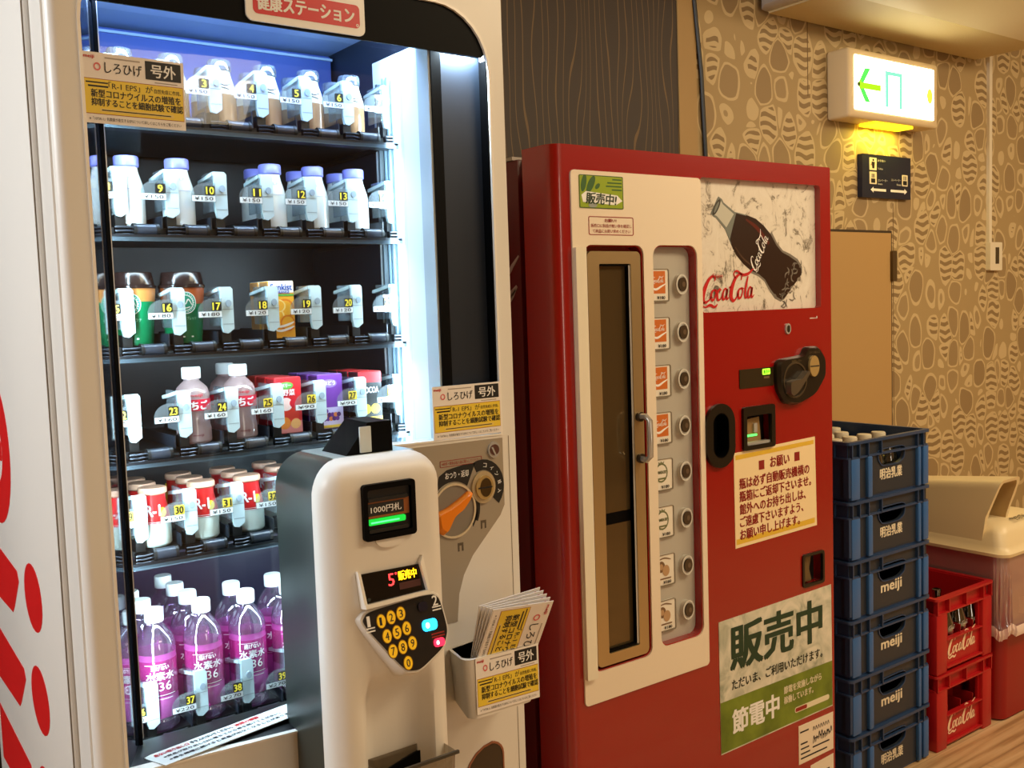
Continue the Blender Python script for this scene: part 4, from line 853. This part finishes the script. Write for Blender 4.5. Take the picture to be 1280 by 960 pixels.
# coin mechanism
CM = mat('bronze_black', (40, 33, 24), .28, .3)
mb = MB(FR(D0)); mb.plate(rr(1.812, 1.935, 1.139, 1.184, .002), [], 0, .002, mat('window_brown', (52, 42, 26), .2)); mb.plate(rr(1.893, 1.921, 1.167, 1.181, .003), [], .002, .0028, mat('lamp_lime', (150, 235, 60), .4, 0, (150, 240, 50), 2.2)); mb.text('販売中', 1.896, 1.169, .022, .010, .0032, mat('lime_dark', (90, 170, 30), .4), .02); mb.rect(1.898, 1.918, 1.158, 1.163, .0023, mat('ink_bronze', (110, 92, 60), .5)); mb.build('lamp_window', M2)
mb = MB(FR(D0)); shp = smooth_poly([(1.935, 1.200), (2.035, 1.206), (2.050, 1.226), (2.095, 1.226), (2.122, 1.195), (2.122, 1.150), (2.080, 1.105), (2.010, 1.085), (1.965, 1.092), (1.938, 1.130)], 5)
cxx = sum(p[0] for p in shp)/len(shp); czz = sum(p[1] for p in shp)/len(shp); ins_ = [(cxx+(a-cxx)*.93, czz+(c-czz)*.93) for a, c in shp]
mb.loft([[(a, c, w_) for a, c in P] for P, w_ in ((shp, 0), (shp, .010), (ins_, .018))], CM)
mb.plate(ell(1.995, 1.148, .045, .044, 30), [ell(1.995, 1.148, .041, .040, 30)], .018, .0195, mat('bronze_edge', (96, 82, 62), .3, .5)); cm = mb.build('coin_mechanism', M2)
mb = MB(FR(D0)); mb.plate(smooth_poly([(1.957, 1.118), (1.957, 1.146), (1.978, 1.150), (1.998, 1.150), (2.026, 1.170), (2.032, 1.164), (2.008, 1.140), (1.985, 1.120), (1.968, 1.112)], 4), [], .018, .036, mat('lever_grey', (96, 84, 68), .3, .3)); mb.build('lever', cm)
mb = MB(FR(D0)); mb.plate(ell(2.064, 1.178, .019, .026, 26), [], .018, .024, mat('brass', (204, 176, 116), .25, .5)); mb.plate(rr(2.047, 2.081, 1.1765, 1.1795, .001), [], .024, .0246, INK); mb.text('返却レバー', 1.982, 1.190, .038, .008, .0186, mat('ink_bronze', (110, 92, 60), .5)); mb.text('コイン投入口', 2.050, 1.209, .042, .006, .0186, mat('ink_bronze', (110, 92, 60), .5)); mb.build('coin_slot', cm)
mb = MB(FR(D0)); mb.plate(ell(1.990, 1.273, .010, .013, 20), [], 0, .004, SILVER); mb.plate(ell(1.990, 1.273, .006, .009, 18), [], .004, .005, mat('bronze_edge', (96, 82, 62), .3, .5)); mb.rect(1.9885, 1.9915, 1.266, 1.280, .0055, INK); mb.build('key_lock', M2)
mb = MB(FR(D0)); mb.rect(2.078, 2.108, 1.2945, 1.2965, .0005, INKW); mb.rect(2.104, 2.108, 1.2965, 1.300, .0005, INKW); mb.build('small_mark', M2)
# pull grip
mb = MB(FR(D0)); o = rr(1.690, 1.786, .963, 1.111, .047, 10); i_ = rr(1.711, 1.765, .985, 1.090, .0265, 10)
mb.plate(o, [i_], -.002, .009, CM); mb.plate(i_, [rr(1.713, 1.763, .987, 1.088, .0245, 10)], -.028, .009, BLACK); mb.rect(1.70, 1.775, .97, 1.10, -.0275, BLACK); mb.build('door_grip', M2)
# note slot
mb = MB(FR(D0)); mb.plate(rr(1.818, 1.933, .992, 1.095, .007), [rr(1.830, 1.920, 1.003, 1.073, .004)], -.004, .007, CM); mb.rect(1.822, 1.930, .995, 1.092, -.0275, DARK); mb.plate([(1.832, 1.004), (1.902, 1.004), (1.895, 1.066), (1.832, 1.062)], [], -.027, -.012, mat('slot_tan', (150, 120, 76), .35)); mb.plate(rr(1.832, 1.885, 1.021, 1.026, .001), [], -.012, -.010, mat('slot_green', (90, 255, 110), .4, 0, (90, 250, 110), 1.6)); mb.plate(rr(1.872, 1.884, 1.030, 1.052, .002), [], -.012, -.008, SILVER); mb.plate(rr(1.834, 1.918, 1.003, 1.009, .001), [], -.012, .002, SILVER); mb.build('note_slot', M2)
# coin return pocket
mb = MB(FR(D0)); mb.plate(rr(2.036, 2.124, .619, .704, .009), [rr(2.043, 2.117, .626, .697, .006)], -.004, .004, CM); mb.rect(2.04, 2.12, .622, .70, -.0275, DARK); mb.plate([(2.046, .628), (2.088, .628), (2.078, .66), (2.086, .694), (2.046, .694)], [], -.027, -.010, mat('pocket_bronze', (112, 92, 62), .25, .4)); mb.build('coin_return', M2)
# request notice
mb = MB(FR(D0)); mb.plate([(1.789, .763), (2.097, .771), (2.092, .998), (1.788, .990)], [], 0, .0012, mat('notice_cream', (244, 222, 176), .45)); mb.flat([(1.793, .771), (2.088, .779), (2.088, .792), (1.793, .784)], .0015, mat('notice_yellow', (226, 186, 60), .45)); mb.flat([(1.793, .973), (2.086, .980), (2.086, .990), (1.793, .984)], .0015, mat('notice_yellow', (226, 186, 60), .45))
NB = mat('ink_notice', (140, 24, 20), .5)
mb.rect(1.876, 1.896, .940, .962, .0016, NB); mb.rect(2.010, 2.030, .945, .967, .0016, NB); mb.text('お願い', 1.918, .940, .072, .026, .0016, NB, .03, .02)
for k, (t_, wd) in enumerate((('瓶は必ず自動販売機横の', .262), ('瓶箱にご返却下さいませ。', .268), ('館外へのお持ち出しは、', .246), ('ご遠慮下さいますよう、', .236), ('お願い申し上げます。', .222))): mb.text(t_, 1.806, .902-.0305*k, wd, .0255, .0016, NB, .03, .02)
mb.build('notice', M2)
# green and white poster
mb = MB(FR(D0)); mb.plate([(1.727, .279), (2.155, .284), (2.153, .607), (1.726, .599)], [], 0, .0012, MATS['worn_paper']); mb.flat([(1.727, .282), (2.154, .287), (2.154, .405), (1.727, .405)], .0015, MATS['worn_green']); DG = mat('ink_pine', (22, 58, 40), .4); DK = mat('ink_moss', (30, 40, 22), .5)
mb.text('販売中', 1.766, .472, .345, .108, .0018, DG, .035); mb.text('ただいま、ご利用いただけます。', 1.768, .425, .345, .026, .0018, DK, .02)
mb.text('節電中', 1.768, .318, .170, .058, .0019, INKW, .035); mb.text('節電を実施しながら', 1.958, .366, .150, .019, .0019, mat('ink_cream', (230, 222, 190), .5), .03); mb.text('稼働しています。', 1.958, .340, .116, .019, .0019, mat('ink_cream', (230, 222, 190), .5), .03); mb.plate(rr(2.000, 2.140, .306, .320, .006), [], .0015, .002, mat('ink_cream', (230, 222, 190), .5)); mb.flat(rr(2.002, 2.048, .308, .318, .004), .0022, INKDR)
mb.build('poster', M2)
mb = MB(FR(D0))
mb.plate([(2.015, .166), (2.157, .168), (2.157, .267), (2.015, .267)], [], 0, .001, PANEL)
for z, x0, x1 in ((.247, 2.02, 2.055), (.216, 2.022, 2.05), (.203, 2.022, 2.056), (.190, 2.022, 2.06), (.178, 2.022, 2.13)): mb.rect(x0, x1, z, z+.004, .0013, INK)
for k in range(14): x = 2.072+.0055*k; mb.stroke([(x, .206+.01*random.random(), .002), (x+.004, .218+.016*random.random(), .003), (x+.007, .210+.01*random.random(), .002)], .0013, INK)
for k in range(7): x = 2.072+.010*k; mb.stroke([(x, .240, .0015), (x+.004, .250, .0025), (x+.007, .241, .0015)], .0013, INK)
mb.rect(2.07, 2.14, .195, .199, .0013, INK); mb.plate([(2.062, .08), (2.157, .08), (2.157, .155), (2.062, .150)], [], 0, .001, PANEL); mb.rect(2.08, 2.14, .12, .124, .0013, INK); mb.build('sticker', M2)
# white script on the left side of the cabinet
mb = MB(Matrix(((0, 0, -1, 1.277), (0, -1, 0, 0), (1, 0, 0, 0), (0, 0, 0, 1)))); SWS = mat('script_white_side', (176, 150, 146), .45)
for P in ([(1.408, -1.80, .004), (1.418, -1.735, .009), (1.436, -1.712, .008), (1.455, -1.690, .004)], [(1.452, -1.80, .004), (1.440, -1.745, .008), (1.438, -1.735, .004)], [(1.36, -1.80, .006), (1.372, -1.73, .014), (1.392, -1.700, .006)], [(1.335, -1.79, .004), (1.362, -1.728, .010), (1.385, -1.705, .004)]): (lambda q: mb.plate([v[:2] for v in q[0::2]]+[v[:2] for v in q[1::2]][::-1], [], 0, .0015, SWS))([tuple(v) for v in (lambda t: (t.stroke(P, 0, SWS), t.v)[1])(MB())])
mb.build('side_script', M2)

# ------------------------------------------------------------------ things on the back wall
ex = thing('exit_sign', 'lit white emergency exit sign with green arrow and doorway, high on the back wall', 'exit sign', (3.62, YB, 2.15))
mb = MB(); mb.box(3.312, 3.918, 2.300, YB, 2.018, 2.276, mat('sign_box_cream', (226, 204, 162), .45), .012, 3); mb.build('housing', ex)
EM = mat('exit_glow', (255, 255, 250), .4, 0, (255, 247, 205), 6); EG = mat('exit_green', (70, 215, 90), .4, 0, (60, 225, 80), 1.0); EG2 = mat('exit_green_pale', (110, 225, 180), .4, 0, (100, 225, 170), 1.3); EL = mat('exit_lime', (150, 230, 20), .4, 0, (140, 235, 10), 1.0)
mb = MB(FR(2.299)); mb.plate(rr(3.345, 3.882, 2.048, 2.250, .004), [], 0, .003, EM); mb.build('lit_panel', ex)
mb = MB(FR(2.2955)); mb.flat([(3.362, 2.142), (3.384, 2.162), (3.384, 2.151), (3.510, 2.151), (3.510, 2.128), (3.384, 2.128), (3.384, 2.120)], .0006, EL); mb.flat([(3.362, 2.142), (3.408, 2.206), (3.442, 2.206), (3.392, 2.142), (3.442, 2.080), (3.408, 2.080)], .0003, EG)
mb.flat([(3.540, 2.072), (3.540, 2.210), (3.655, 2.210), (3.655, 2.072), (3.634, 2.072), (3.634, 2.195), (3.562, 2.195), (3.562, 2.072)], .0006, EG2)
pl = mat('exit_pale', (215, 240, 200), .4, 0, (225, 245, 190), 1.8)
mb.flat(ell(3.600, 2.178, .009, .010, 14), .0006, pl); mb.stroke([(3.602, 2.165, .012), (3.596, 2.140, .016), (3.606, 2.115, .012), (3.592, 2.090, .008)], .0006, pl); mb.stroke([(3.596, 2.136, .012), (3.582, 2.112, .009), (3.572, 2.104, .007)], .0007, pl); mb.stroke([(3.600, 2.160, .008), (3.582, 2.150, .007), (3.574, 2.160, .006)], .0007, pl); mb.stroke([(3.602, 2.160, .008), (3.618, 2.146, .007), (3.628, 2.152, .006)], .0007, pl)
mb.flat(ell(3.850, 2.142, .020, .030, 18), .0006, mat('exit_amber', (250, 225, 60), .4, 0, (250, 225, 60), 1.6)); mb.flat([(3.69, 2.146), (3.85, 2.150), (3.85, 2.134), (3.69, 2.142)], .0005, mat('exit_amber_pale', (255, 245, 170), .4, 0, (255, 245, 180), 2.1)); mb.build('pictogram', ex)
mb = MB(); mb.box(3.50, 3.76, 2.315, 2.385, 2.008, 2.019, mat('lens_yellow', (255, 225, 40), .4, 0, (255, 205, 20), 3.5)); mb.build('lamp_lens', ex)
MB(FR(2.296)).plate(ell(3.366, 2.142, .007, .008, 14), [], 0, .003, mat('led_dark', (60, 90, 20), .3)).build('indicator', ex)
l = bpy.data.lights.new('exit_sign_lamp', 'AREA'); l.shape = 'RECTANGLE'; l.size = .24; l.size_y = .05; l.energy = 1.6; l.color = (1, .78, .06)
lo = bpy.data.objects.new('exit_sign_lamp', l); COL.objects.link(lo); lo.location = (3.63, 2.35, 2.004)
ns = thing('direction_sign', 'navy direction sign with white arrows and pictograms, below the exit sign', 'sign', (3.68, YB, 1.82))
NV = mat('sign_navy', (18, 26, 52), .4)
mb = MB(FR(YB)); mb.plate(rr(3.508, 3.845, 1.735, 1.905, .004), [], 0, .022, NV); mb.build('board', ns)
mb = MB(FR(YB-.022)); 
for x0, x1, z0, z1 in ((3.556, 3.604, 1.843, 1.892), (3.556, 3.604, 1.788, 1.837), (3.782, 3.822, 1.788, 1.834)): mb.plate(rr(x0, x1, z0, z1, .003), [], 0, .0008, mat('sign_cream', (240, 228, 200), .4))
mb.flat(ell(3.581, 1.883, .006, .005, 12), .0012, INK); mb.flat([(3.569, 1.876), (3.592, 1.876), (3.588, 1.850), (3.574, 1.850)], .0012, INK); mb.flat([(3.562, 1.862), (3.57, 1.870), (3.57, 1.862)], .0012, INKDR)
for x in (3.58, 3.802): mb.flat(rr(x-.014, x+.014, 1.793, 1.810, .002), .0012, INK); [mb.rect(x-.010+.008*k, x-.006+.008*k, 1.813, 1.829, .0012, INK) for k in range(3)]
W_ = mat('sign_lettering', (214, 214, 214), .5)
for t_, x, z, wd, ht in (('お手洗い', 3.612, 1.878, .050, .009), ('Toilets', 3.612, 1.847, .034, .007), ('エレベーター', 3.612, 1.800, .068, .010), ('Elevator', 3.612, 1.787, .032, .007), ('エレベーター', 3.706, 1.806, .068, .009), ('Elevator', 3.744, 1.789, .032, .007)): mb.text(t_, x, z, wd, ht, .0008, W_, .01)
for s_, x0, x1 in ((1, 3.562, 3.668), (-1, 3.818, 3.700)): mb.flat([(x0, 1.766), (x0+s_*.020, 1.778), (x0+s_*.020, 1.771), (x1, 1.771), (x1, 1.761), (x0+s_*.020, 1.761), (x0+s_*.020, 1.754)], .001, INKW)
mb.build('lettering', ns)
# wired remote with its raceway
rm = thing('wall_controller', 'small white wall controller with a dark screen at the lower end of a white conduit', 'switch', (4.535, YB, 1.50))
mb = MB(FR(YB)); mb.plate(rr(4.484, 4.590, 1.440, 1.568, .006), [], 0, .022, mat('controller_white', (232, 222, 198), .4)); mb.build('case', rm)
mb = MB(FR(YB)); mb.plate(rr(4.530, 4.560, 1.470, 1.545, .002), [], .022, .0235, mat('screen_dark', (60, 52, 36), .25)); mb.build('screen', rm)
cd = MB(FR(YB)); cd.plate(rr(4.488, 4.512, 1.566, 2.40, .002), [], 0, .014, mat('controller_white', (232, 222, 198), .4)); tag(cd.build('cable_conduit', loc=(4.5, YB, 1.57)), 'thin white conduit running up the patterned wall to the ceiling unit', 'conduit')
cb = MB(); cb.tube([(2.575, 2.392, 2.66), (2.582, 2.392, 2.36), (2.594, 2.391, 2.25), (2.610, 2.391, 2.12), (2.616, 2.391, 2.0), (2.624, 2.391, 1.85), (2.628, 2.391, 1.5), (2.63, 2.391, .3)], .0075, mat('cable_black', (16, 13, 12), .45)); tag(cb.build('power_cable', loc=(2.6, YB, 1.9)), 'black cable hanging down the wall behind the red machine', 'cable')
# ceiling suspended air conditioner
ac = thing('air_conditioner', 'ceiling-hung cream air conditioner with a perforated underside above the exit sign', 'air conditioner', (3.65, 2.1, 2.37))
ACW = grainy('aircon_cream', (226, 212, 178), .42, .02)
mb = MB(); sec = [(2.388, 2.372), (2.388, 2.60), (1.78, 2.60), (1.70, 2.56), (1.70, 2.50), (1.76, 2.44), (2.08, 2.372)]
mb.loft([[(x, y, z) for y, z in sec] for x in (2.955, 4.365)], ACW); mb.build('body', ac)
for x0, x1 in ((2.905, 2.955), (4.365, 4.41)):
    mb = MB(); s1 = [(y, z+.002) for y, z in sec]
    mb.loft([[(x, 2.1+(y-2.1)*f_, 2.48+(z-2.48)*f_) for y, z in sec] for x, f_ in ((x0, .90 if x0 < 3 else 1.0), (x0+.015, .985 if x0 < 3 else 1.0), (x1-.012, 1.0 if x0 < 3 else .985), (x1, 1.0 if x0 < 3 else .9))], mat('aircon_end_grey', (176, 168, 160), .4) if x0 < 3 else ACW); mb.build('end_cap', ac)
mb = MB(); mb.box(2.96, 4.36, 2.10, 2.385, 2.366, 2.372, grainy('grille_cream', (206, 186, 138), .55, .6, 260)); mb.build('intake_grille', ac)
mb = MB(); mb.loft([[(x, 2.092, 2.366), (x, 1.79, 2.431), (x, 1.788, 2.424), (x, 2.09, 2.3585)] for x in (2.97, 4.35)], ACW); mb.build('louver', ac)
for y in (1.82, 2.3):
    mb = MB()
    for x in (3.05, 4.27): mb.cyl((x, y, 2.59), (x, y, ZC), .006, SILVER)
    mb.build('hanger', ac)

# ------------------------------------------------------------------ blue milk crates, six in a stack
BLUE_ = grainy('crate_blue', (40, 64, 102), .38, .03); BLUE2 = mat('crate_blue_rib', (52, 98, 160), .34); BLUE3 = grainy('crate_slate', (40, 47, 58), .42, .03)
BY0, BY1, BW = 1.565, 1.985, .385
def blue_crate(word, cname):
    o = thing('bottle_crate', '', 'crate', (0, 0, 0)); H_ = .1602; hole = smooth_poly([(.140, .125), (.142, .098), (.160, .080), (.235, .080), (.262, .092), (.268, .127)], 3)
    dp = BY1-BY0
    m_ = MB(FR(.010)); m_.plate(rr(.010, BW-.010, .006, H_-.004, .004), [hole], -.008, 0, BLUE3); m_.build('front_wall', o)
    m_ = MB(); m_.box(.010, BW-.010, dp-.014, dp-.004, .006, H_-.004, BLUE_); m_.build('back_wall', o)
    for x in (.008, BW-.016):
        m_ = MB(); m_.box(x, x+.008, .012, dp-.010, .006, H_-.004, BLUE_)
        for y in (.10, .21, .32): m_.box(x-.005 if x < .1 else x+.008, x if x < .1 else x+.013, y-.006, y+.006, .008, H_-.03, BLUE_)
        m_.build('side_wall', o)
    m_ = MB(); m_.box(.012, BW-.012, .012, dp-.012, .0, .008, BLUE_); m_.build('base', o)
    # rim: two flanges round the top with webs between
    m_ = MB(); rim_o = rr(0, BW, 0, dp, .014); rim_i = rr(.014, BW-.014, .014, dp-.014, .006)
    m_.plate(rim_o, [rim_i], H_-.008, H_, BLUE_); m_.plate(rr(.003, BW-.003, .003, dp-.003, .012), [rim_i], H_-.047, H_-.042, BLUE_)
    for x in (.015, .048, .088, .148, .322, .350): m_.box(x-.002, x+.002, .001, .012, H_-.045, H_-.006, BLUE_)
    for y in (.05, .13, .21, .29, .37): m_.box(.001, .012, y-.002, y+.002, H_-.045, H_-.006, BLUE_); m_.box(BW-.012, BW-.001, y-.002, y+.002, H_-.045, H_-.006, BLUE_)
    m_.build('rim', o)
    for x0, x1, yy in ((.012, .050, .002), (.084, .104, .000), (.322, .336, .000), (.350, .376, .002)):
        m_ = MB(); m_.box(x0, x1, yy, .014, .004, H_-.046, BLUE2, .003); m_.build('rib', o)
    for x, s_ in ((.004, 1), (BW-.004, -1)):
        m_ = MB(); m_.loft([[(x, .006, z), (x+s_*.010, .004, z), (x+s_*.010, .022, z), (x, .022, z)] for z in (.012, H_-.046)], BLUE_); m_.build('corner_post', o)
    # hand hole surround
    m_ = MB(FR(.010)); big = [(.204+(a-.204)*1.05, .106+(c-.106)*1.09) for a, c in hole]; m_.plate(big, [hole], -.002, .003, BLUE_); m_.build('handle_rim', o)
    m_ = MB(FR(.010)); iv = mat('crate_print', (232, 222, 196), .5)
    if word == 'meiji': m_.text('meiji', .152, .040, .098, .036, .0008, iv, .035)
    else: m_.text('明治乳業', .150, .042, .104, .030, .0008, iv, .03)
    m_.build('print', o); return o
words = ['明治乳業', 'meiji', 'meiji', 'meiji', '明治乳業', '明治乳業']
bl = ['blue milk crate at the floor, lowest of the six-crate stack', 'blue crate second from the bottom of the stack, white roman lettering', 'blue crate third from the bottom of the stack, white roman lettering', 'blue crate fourth from the bottom of the stack, white roman lettering', 'blue crate second from the top of the stack, white kanji lettering', 'topmost blue crate holding capped bottles beside the red machine']
pA = blue_crate('明治乳業', 'a'); pB = blue_crate('meiji', 'b'); uA = [False]; uB = [False]
PITCH = .1605
for k in range(6):
    a = words[k] == 'meiji'
    place(pB if a else pA, uB if a else uA, (2.245, BY0, .001+PITCH*k), bl[k], 'crate', 'blue crates in the tall stack')
# empty milk bottles in the top crate
def empty_bottle():
    o = thing('empty_milk_bottle', '', 'bottle', (0, 0, 0)); g = clear('empty_glass', (206, 206, 190), .18, .5, .03, (170, 168, 150))
    MB().lathe([(0, 0), (.025, 0), (.028, .004), (.028, .070), (.025, .086), (.019, .108), (.018, .118)], g, 20).build('body', o)
    MB().lathe([(.0190, .116), (.0208, .118), (.0208, .133), (.019, .136), (0, .136)], mat('cap_ivory', (214, 204, 180), .45), 20).build('cap', o); return o
eb = empty_bottle(); us = [False]
rown = ('front row', 'second row', 'third row', 'fourth row', 'rear row'); coln = ('first', 'second', 'third', 'fourth', 'fifth')
for j in range(5):
    for i in range(5):
        if (i, j) in ((4, 0), (3, 3), (4, 2)): continue
        place(eb, us, (2.245+.055+.069*i, BY0+.058+.076*j, .001+PITCH*5+.010), 'ivory capped empty bottle in the top blue crate, %s from left, %s' % (coln[i], rown[j]), 'bottle', 'empty milk bottles in the top crate')

# ------------------------------------------------------------------ red bottle crates
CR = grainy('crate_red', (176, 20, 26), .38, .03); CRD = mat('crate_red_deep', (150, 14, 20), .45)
RW, RD, RH = .317, .43, .2295
def red_crate():
    o = thing('bottle_crate', '', 'crate', (0, 0, 0)); wn = rr(.080, .250, .098, .176, (.002, .002, .012, .004), 4)
    m_ = MB(FR(.016)); m_.plate(rr(.016, RW-.016, .010, RH-.004, .004), [wn], -.008, 0, CR); m_.build('front_wall', o)
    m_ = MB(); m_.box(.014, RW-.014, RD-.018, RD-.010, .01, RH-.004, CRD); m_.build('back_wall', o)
    for x in (.014, RW-.022):
        m_ = MB(); m_.box(x, x+.008, .018, RD-.014, .01, RH-.004, CR); m_.build('side_wall', o)
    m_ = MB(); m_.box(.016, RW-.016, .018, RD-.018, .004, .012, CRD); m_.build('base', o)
    m_ = MB(); ri = rr(.018, RW-.018, .018, RD-.018, .006)
    m_.plate(rr(0, RW, 0, RD, .012), [ri], RH-.007, RH, CR); m_.plate(rr(.004, RW-.004, .004, RD-.004, .012), [ri], RH-.050, RH-.045, CR)
    for x in (.008, .070, .165, .262, RW-.008): m_.box(x-.002, x+.002, .003, .017, RH-.048, RH-.005, CR)
    m_.build('rim', o)
    for x0, x1 in ((.004, .060), (RW-.058, RW-.004)):
        m_ = MB(); m_.box(x0, x1, .004, .050, .0, RH-.048, CR, .005); m_.build('corner_post', o)
    for x0, x1 in ((.004, .030), (RW-.030, RW-.004)):
        m_ = MB(); m_.box(x0, x1, RD-.050, RD-.004, .0, RH-.048, CR, .005); m_.build('corner_post', o)
    m_ = MB()
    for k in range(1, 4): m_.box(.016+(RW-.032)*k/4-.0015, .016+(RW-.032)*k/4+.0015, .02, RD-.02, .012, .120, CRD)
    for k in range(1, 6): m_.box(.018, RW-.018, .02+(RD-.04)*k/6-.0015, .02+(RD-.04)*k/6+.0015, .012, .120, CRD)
    m_.build('divider_grid', o)
    m_ = MB(FR(.016)); m_.plate([(.062, .094), (.262, .094), (.262, .098), (.062, .098)], [], 0, .010, CR); m_.plate([(.062, .010), (.262, .010), (.262, .016), (.062, .016)], [], 0, .010, CR); m_.build('front_ledge', o)
    m_ = MB(FR(.016)); coke(m_, .078, .042, .158, .0008, mat('crate_script', (244, 210, 176), .45), .03, 1.5); m_.build('print', o); return o
rc = red_crate(); us = [False]; RX, RY = 2.655, 1.560
place(rc, us, (RX, RY, .0), 'red bottle crate standing on the floor, lower of two', 'crate', 'red crates between the blue stack and the bin')
place(rc, us, (RX, RY, RH+.001), 'upper red bottle crate with dark bottles inside, stacked on another', 'crate', 'red crates between the blue stack and the bin')
def cola_bottle():
    o = thing('cola_bottle', '', 'bottle', (0, 0, 0)); g = clear('green_dark_glass', (70, 84, 66), .25, .7, .04, (36, 44, 36))
    MB().lathe([(0, 0), (.026, 0), (.0285, .005), (.0285, .045), (.0255, .065), (.0285, .095), (.0265, .115), (.018, .142), (.0125, .165), (.0120, .178), (.0140, .179), (.0140, .188), (.0110, .189)], g, 20).build('body', o)
    m_ = MB(); m_.F = wrapc(.0290); coke(m_, -.018, .100, .036, .0005, mat('bottle_print', (210, 210, 200), .5), 0, 1.1); m_.build('print', o); return o
cb0 = cola_bottle(); us = [False]
for i in range(4):
    for j in range(2):
        if (i, j) == (3, 1): continue
        place(cb0, us, (RX+.016+(RW-.032)*(i+.5)/4, RY+.02+(RD-.04)*(j+.5)/6, RH+.0145), 'dark glass bottle in the upper red crate, %s from the left, %s' % (coln[i], rown[j]), 'bottle', 'glass bottles in the upper red crate')

# ------------------------------------------------------------------ recycling bin with bag and cream lid
bn = thing('recycling_bin', 'red recycling bin with a clear bag and cream hooded lid, right of the red crates', 'bin', (3.16, 1.78, 0))
GX0, GX1, GY0, GY1 = 2.990, 3.34, 1.540, 2.03
def ring3(ins, z, r=.035): return [(x, y, z) for x, y in rr(GX0+ins, GX1-ins, GY0+ins, GY1-ins, r)]
BINR = grainy('bin_red', (150, 16, 18), .36, .02)
mb = MB(); mb.loft([ring3(.022, 0), ring3(.012, .006), ring3(.004, .30), ring3(0, .53)], BINR); mb.build('body', bn)
FILM = clear('bag_film', (236, 222, 220), .46, .5, .10, (240, 206, 204))
mb = MB(); n_ = 72; base_ = rr(GX0-.001, GX1+.004, GY0-.004, GY1+.004, .04, 17); rings = []
for z in (.534, .50, .45, .40, .35, .318, .300):
    rg = []
    for k, (x, y) in enumerate(base_):
        f_ = (.534-z)/.23; off = .001+.002*f_+.003*math.sin(k*.9+z*18)*f_+.004*math.sin(k*2.3)*f_+(.010 if z < .31 else 0); dx, dy = x-(GX0+GX1)/2, y-(GY0+GY1)/2; l_ = math.hypot(dx, dy); rg.append((x+dx/l_*off, y+dy/l_*off, z-(.012*math.sin(k*.35) if z < .34 else 0)))
    rings.append(rg)
mb.loft(rings, FILM, cap=False); bagfold = mat('bag_fold', (236, 214, 204), .5)
mb.loft([[(x+ (x-3.165)*.02, y+(y-1.785)*.02, z+.012) for x, y, z in rings[-1]], [(x+(x-3.165)*.035, y+(y-1.785)*.035, z-.004) for x, y, z in rings[-1]], [(x+(x-3.165)*.012, y+(y-1.785)*.012, z-.022) for x, y, z in rings[-1]]], bagfold, cap=False); mb.build('bag', bn)
LIDC = grainy('lid_cream', (228, 208, 164), .4, .02)
mb = MB(); mb.loft([ring3(-.014, .530), ring3(-.016, .540), ring3(-.006, .548), ring3(.0, .56), ring3(.008, .595), ring3(.022, .615), ring3(.045, .626)], LIDC); lid = mb.build('lid', bn, angle=60)
# hood: rounded arch open to the front
arch = []; AX0, AX1 = 2.992, 3.140
for k in range(5): arch.append((AX0+.012*(k/4), k/4*.80))
for k in range(1, 6): a = k/6*PI/2; arch.append((AX0+.012+.022*(1-math.cos(a)), .80+.20*math.sin(a)))
for k in range(0, 6): a = PI/2-k/6*PI/2; arch.append((AX1-.008-.022*(1-math.cos(a)), .80+.20*math.sin(a)))
for k in range(4, -1, -1): arch.append((AX1-.008*(k/4), k/4*.80))
def fpt(x, h, ins=0): return (x, 1.612-.055*h, .560+.055*min(1, h*5)+.150*h)
def bpt(x, h): return (x, 2.02, .560+.045*min(1, h*5)+.110*h)
cxA = (AX0+AX1)/2
inn_ = [(cxA+(x-cxA)*.80, h*.93) for x, h in arch]
fo = [fpt(x, h) for x, h in arch]; bo = [bpt(x, h) for x, h in arch]; fi = [fpt(x, h) for x, h in inn_]; bi = [(x, 2.005, z) for x, y, z in [bpt(x, h) for x, h in inn_]]
mb = MB(); mb.loft([fo, bo], LIDC, cap=False, close=False); mb.loft([fi, bi], mat('lid_inner', (190, 160, 108), .5), cap=False, close=False); mb.loft([fo, fi], LIDC, cap=False, close=False); mb.add(bo, [tuple(range(len(bo)))], LIDC); mb.add(bi, [tuple(range(len(bi)))], mat('lid_inner', (190, 160, 108), .5)); mb.build('hood', lid, angle=50)
mb = MB(Matrix.Translation((3.075, 1.556, .627)) @ Matrix.Rotation(.05, 4, 'Z')); mb.text('空きびん', .03, .0, .10, .030, .0008, mat('ink_lid', (70, 58, 36), .5), .02); mb.text('入れ', .14, .0, .04, .026, .0008, mat('ink_lid', (70, 58, 36), .5), .02); mb.build('lettering', lid)
bpy.context.view_layer.update()
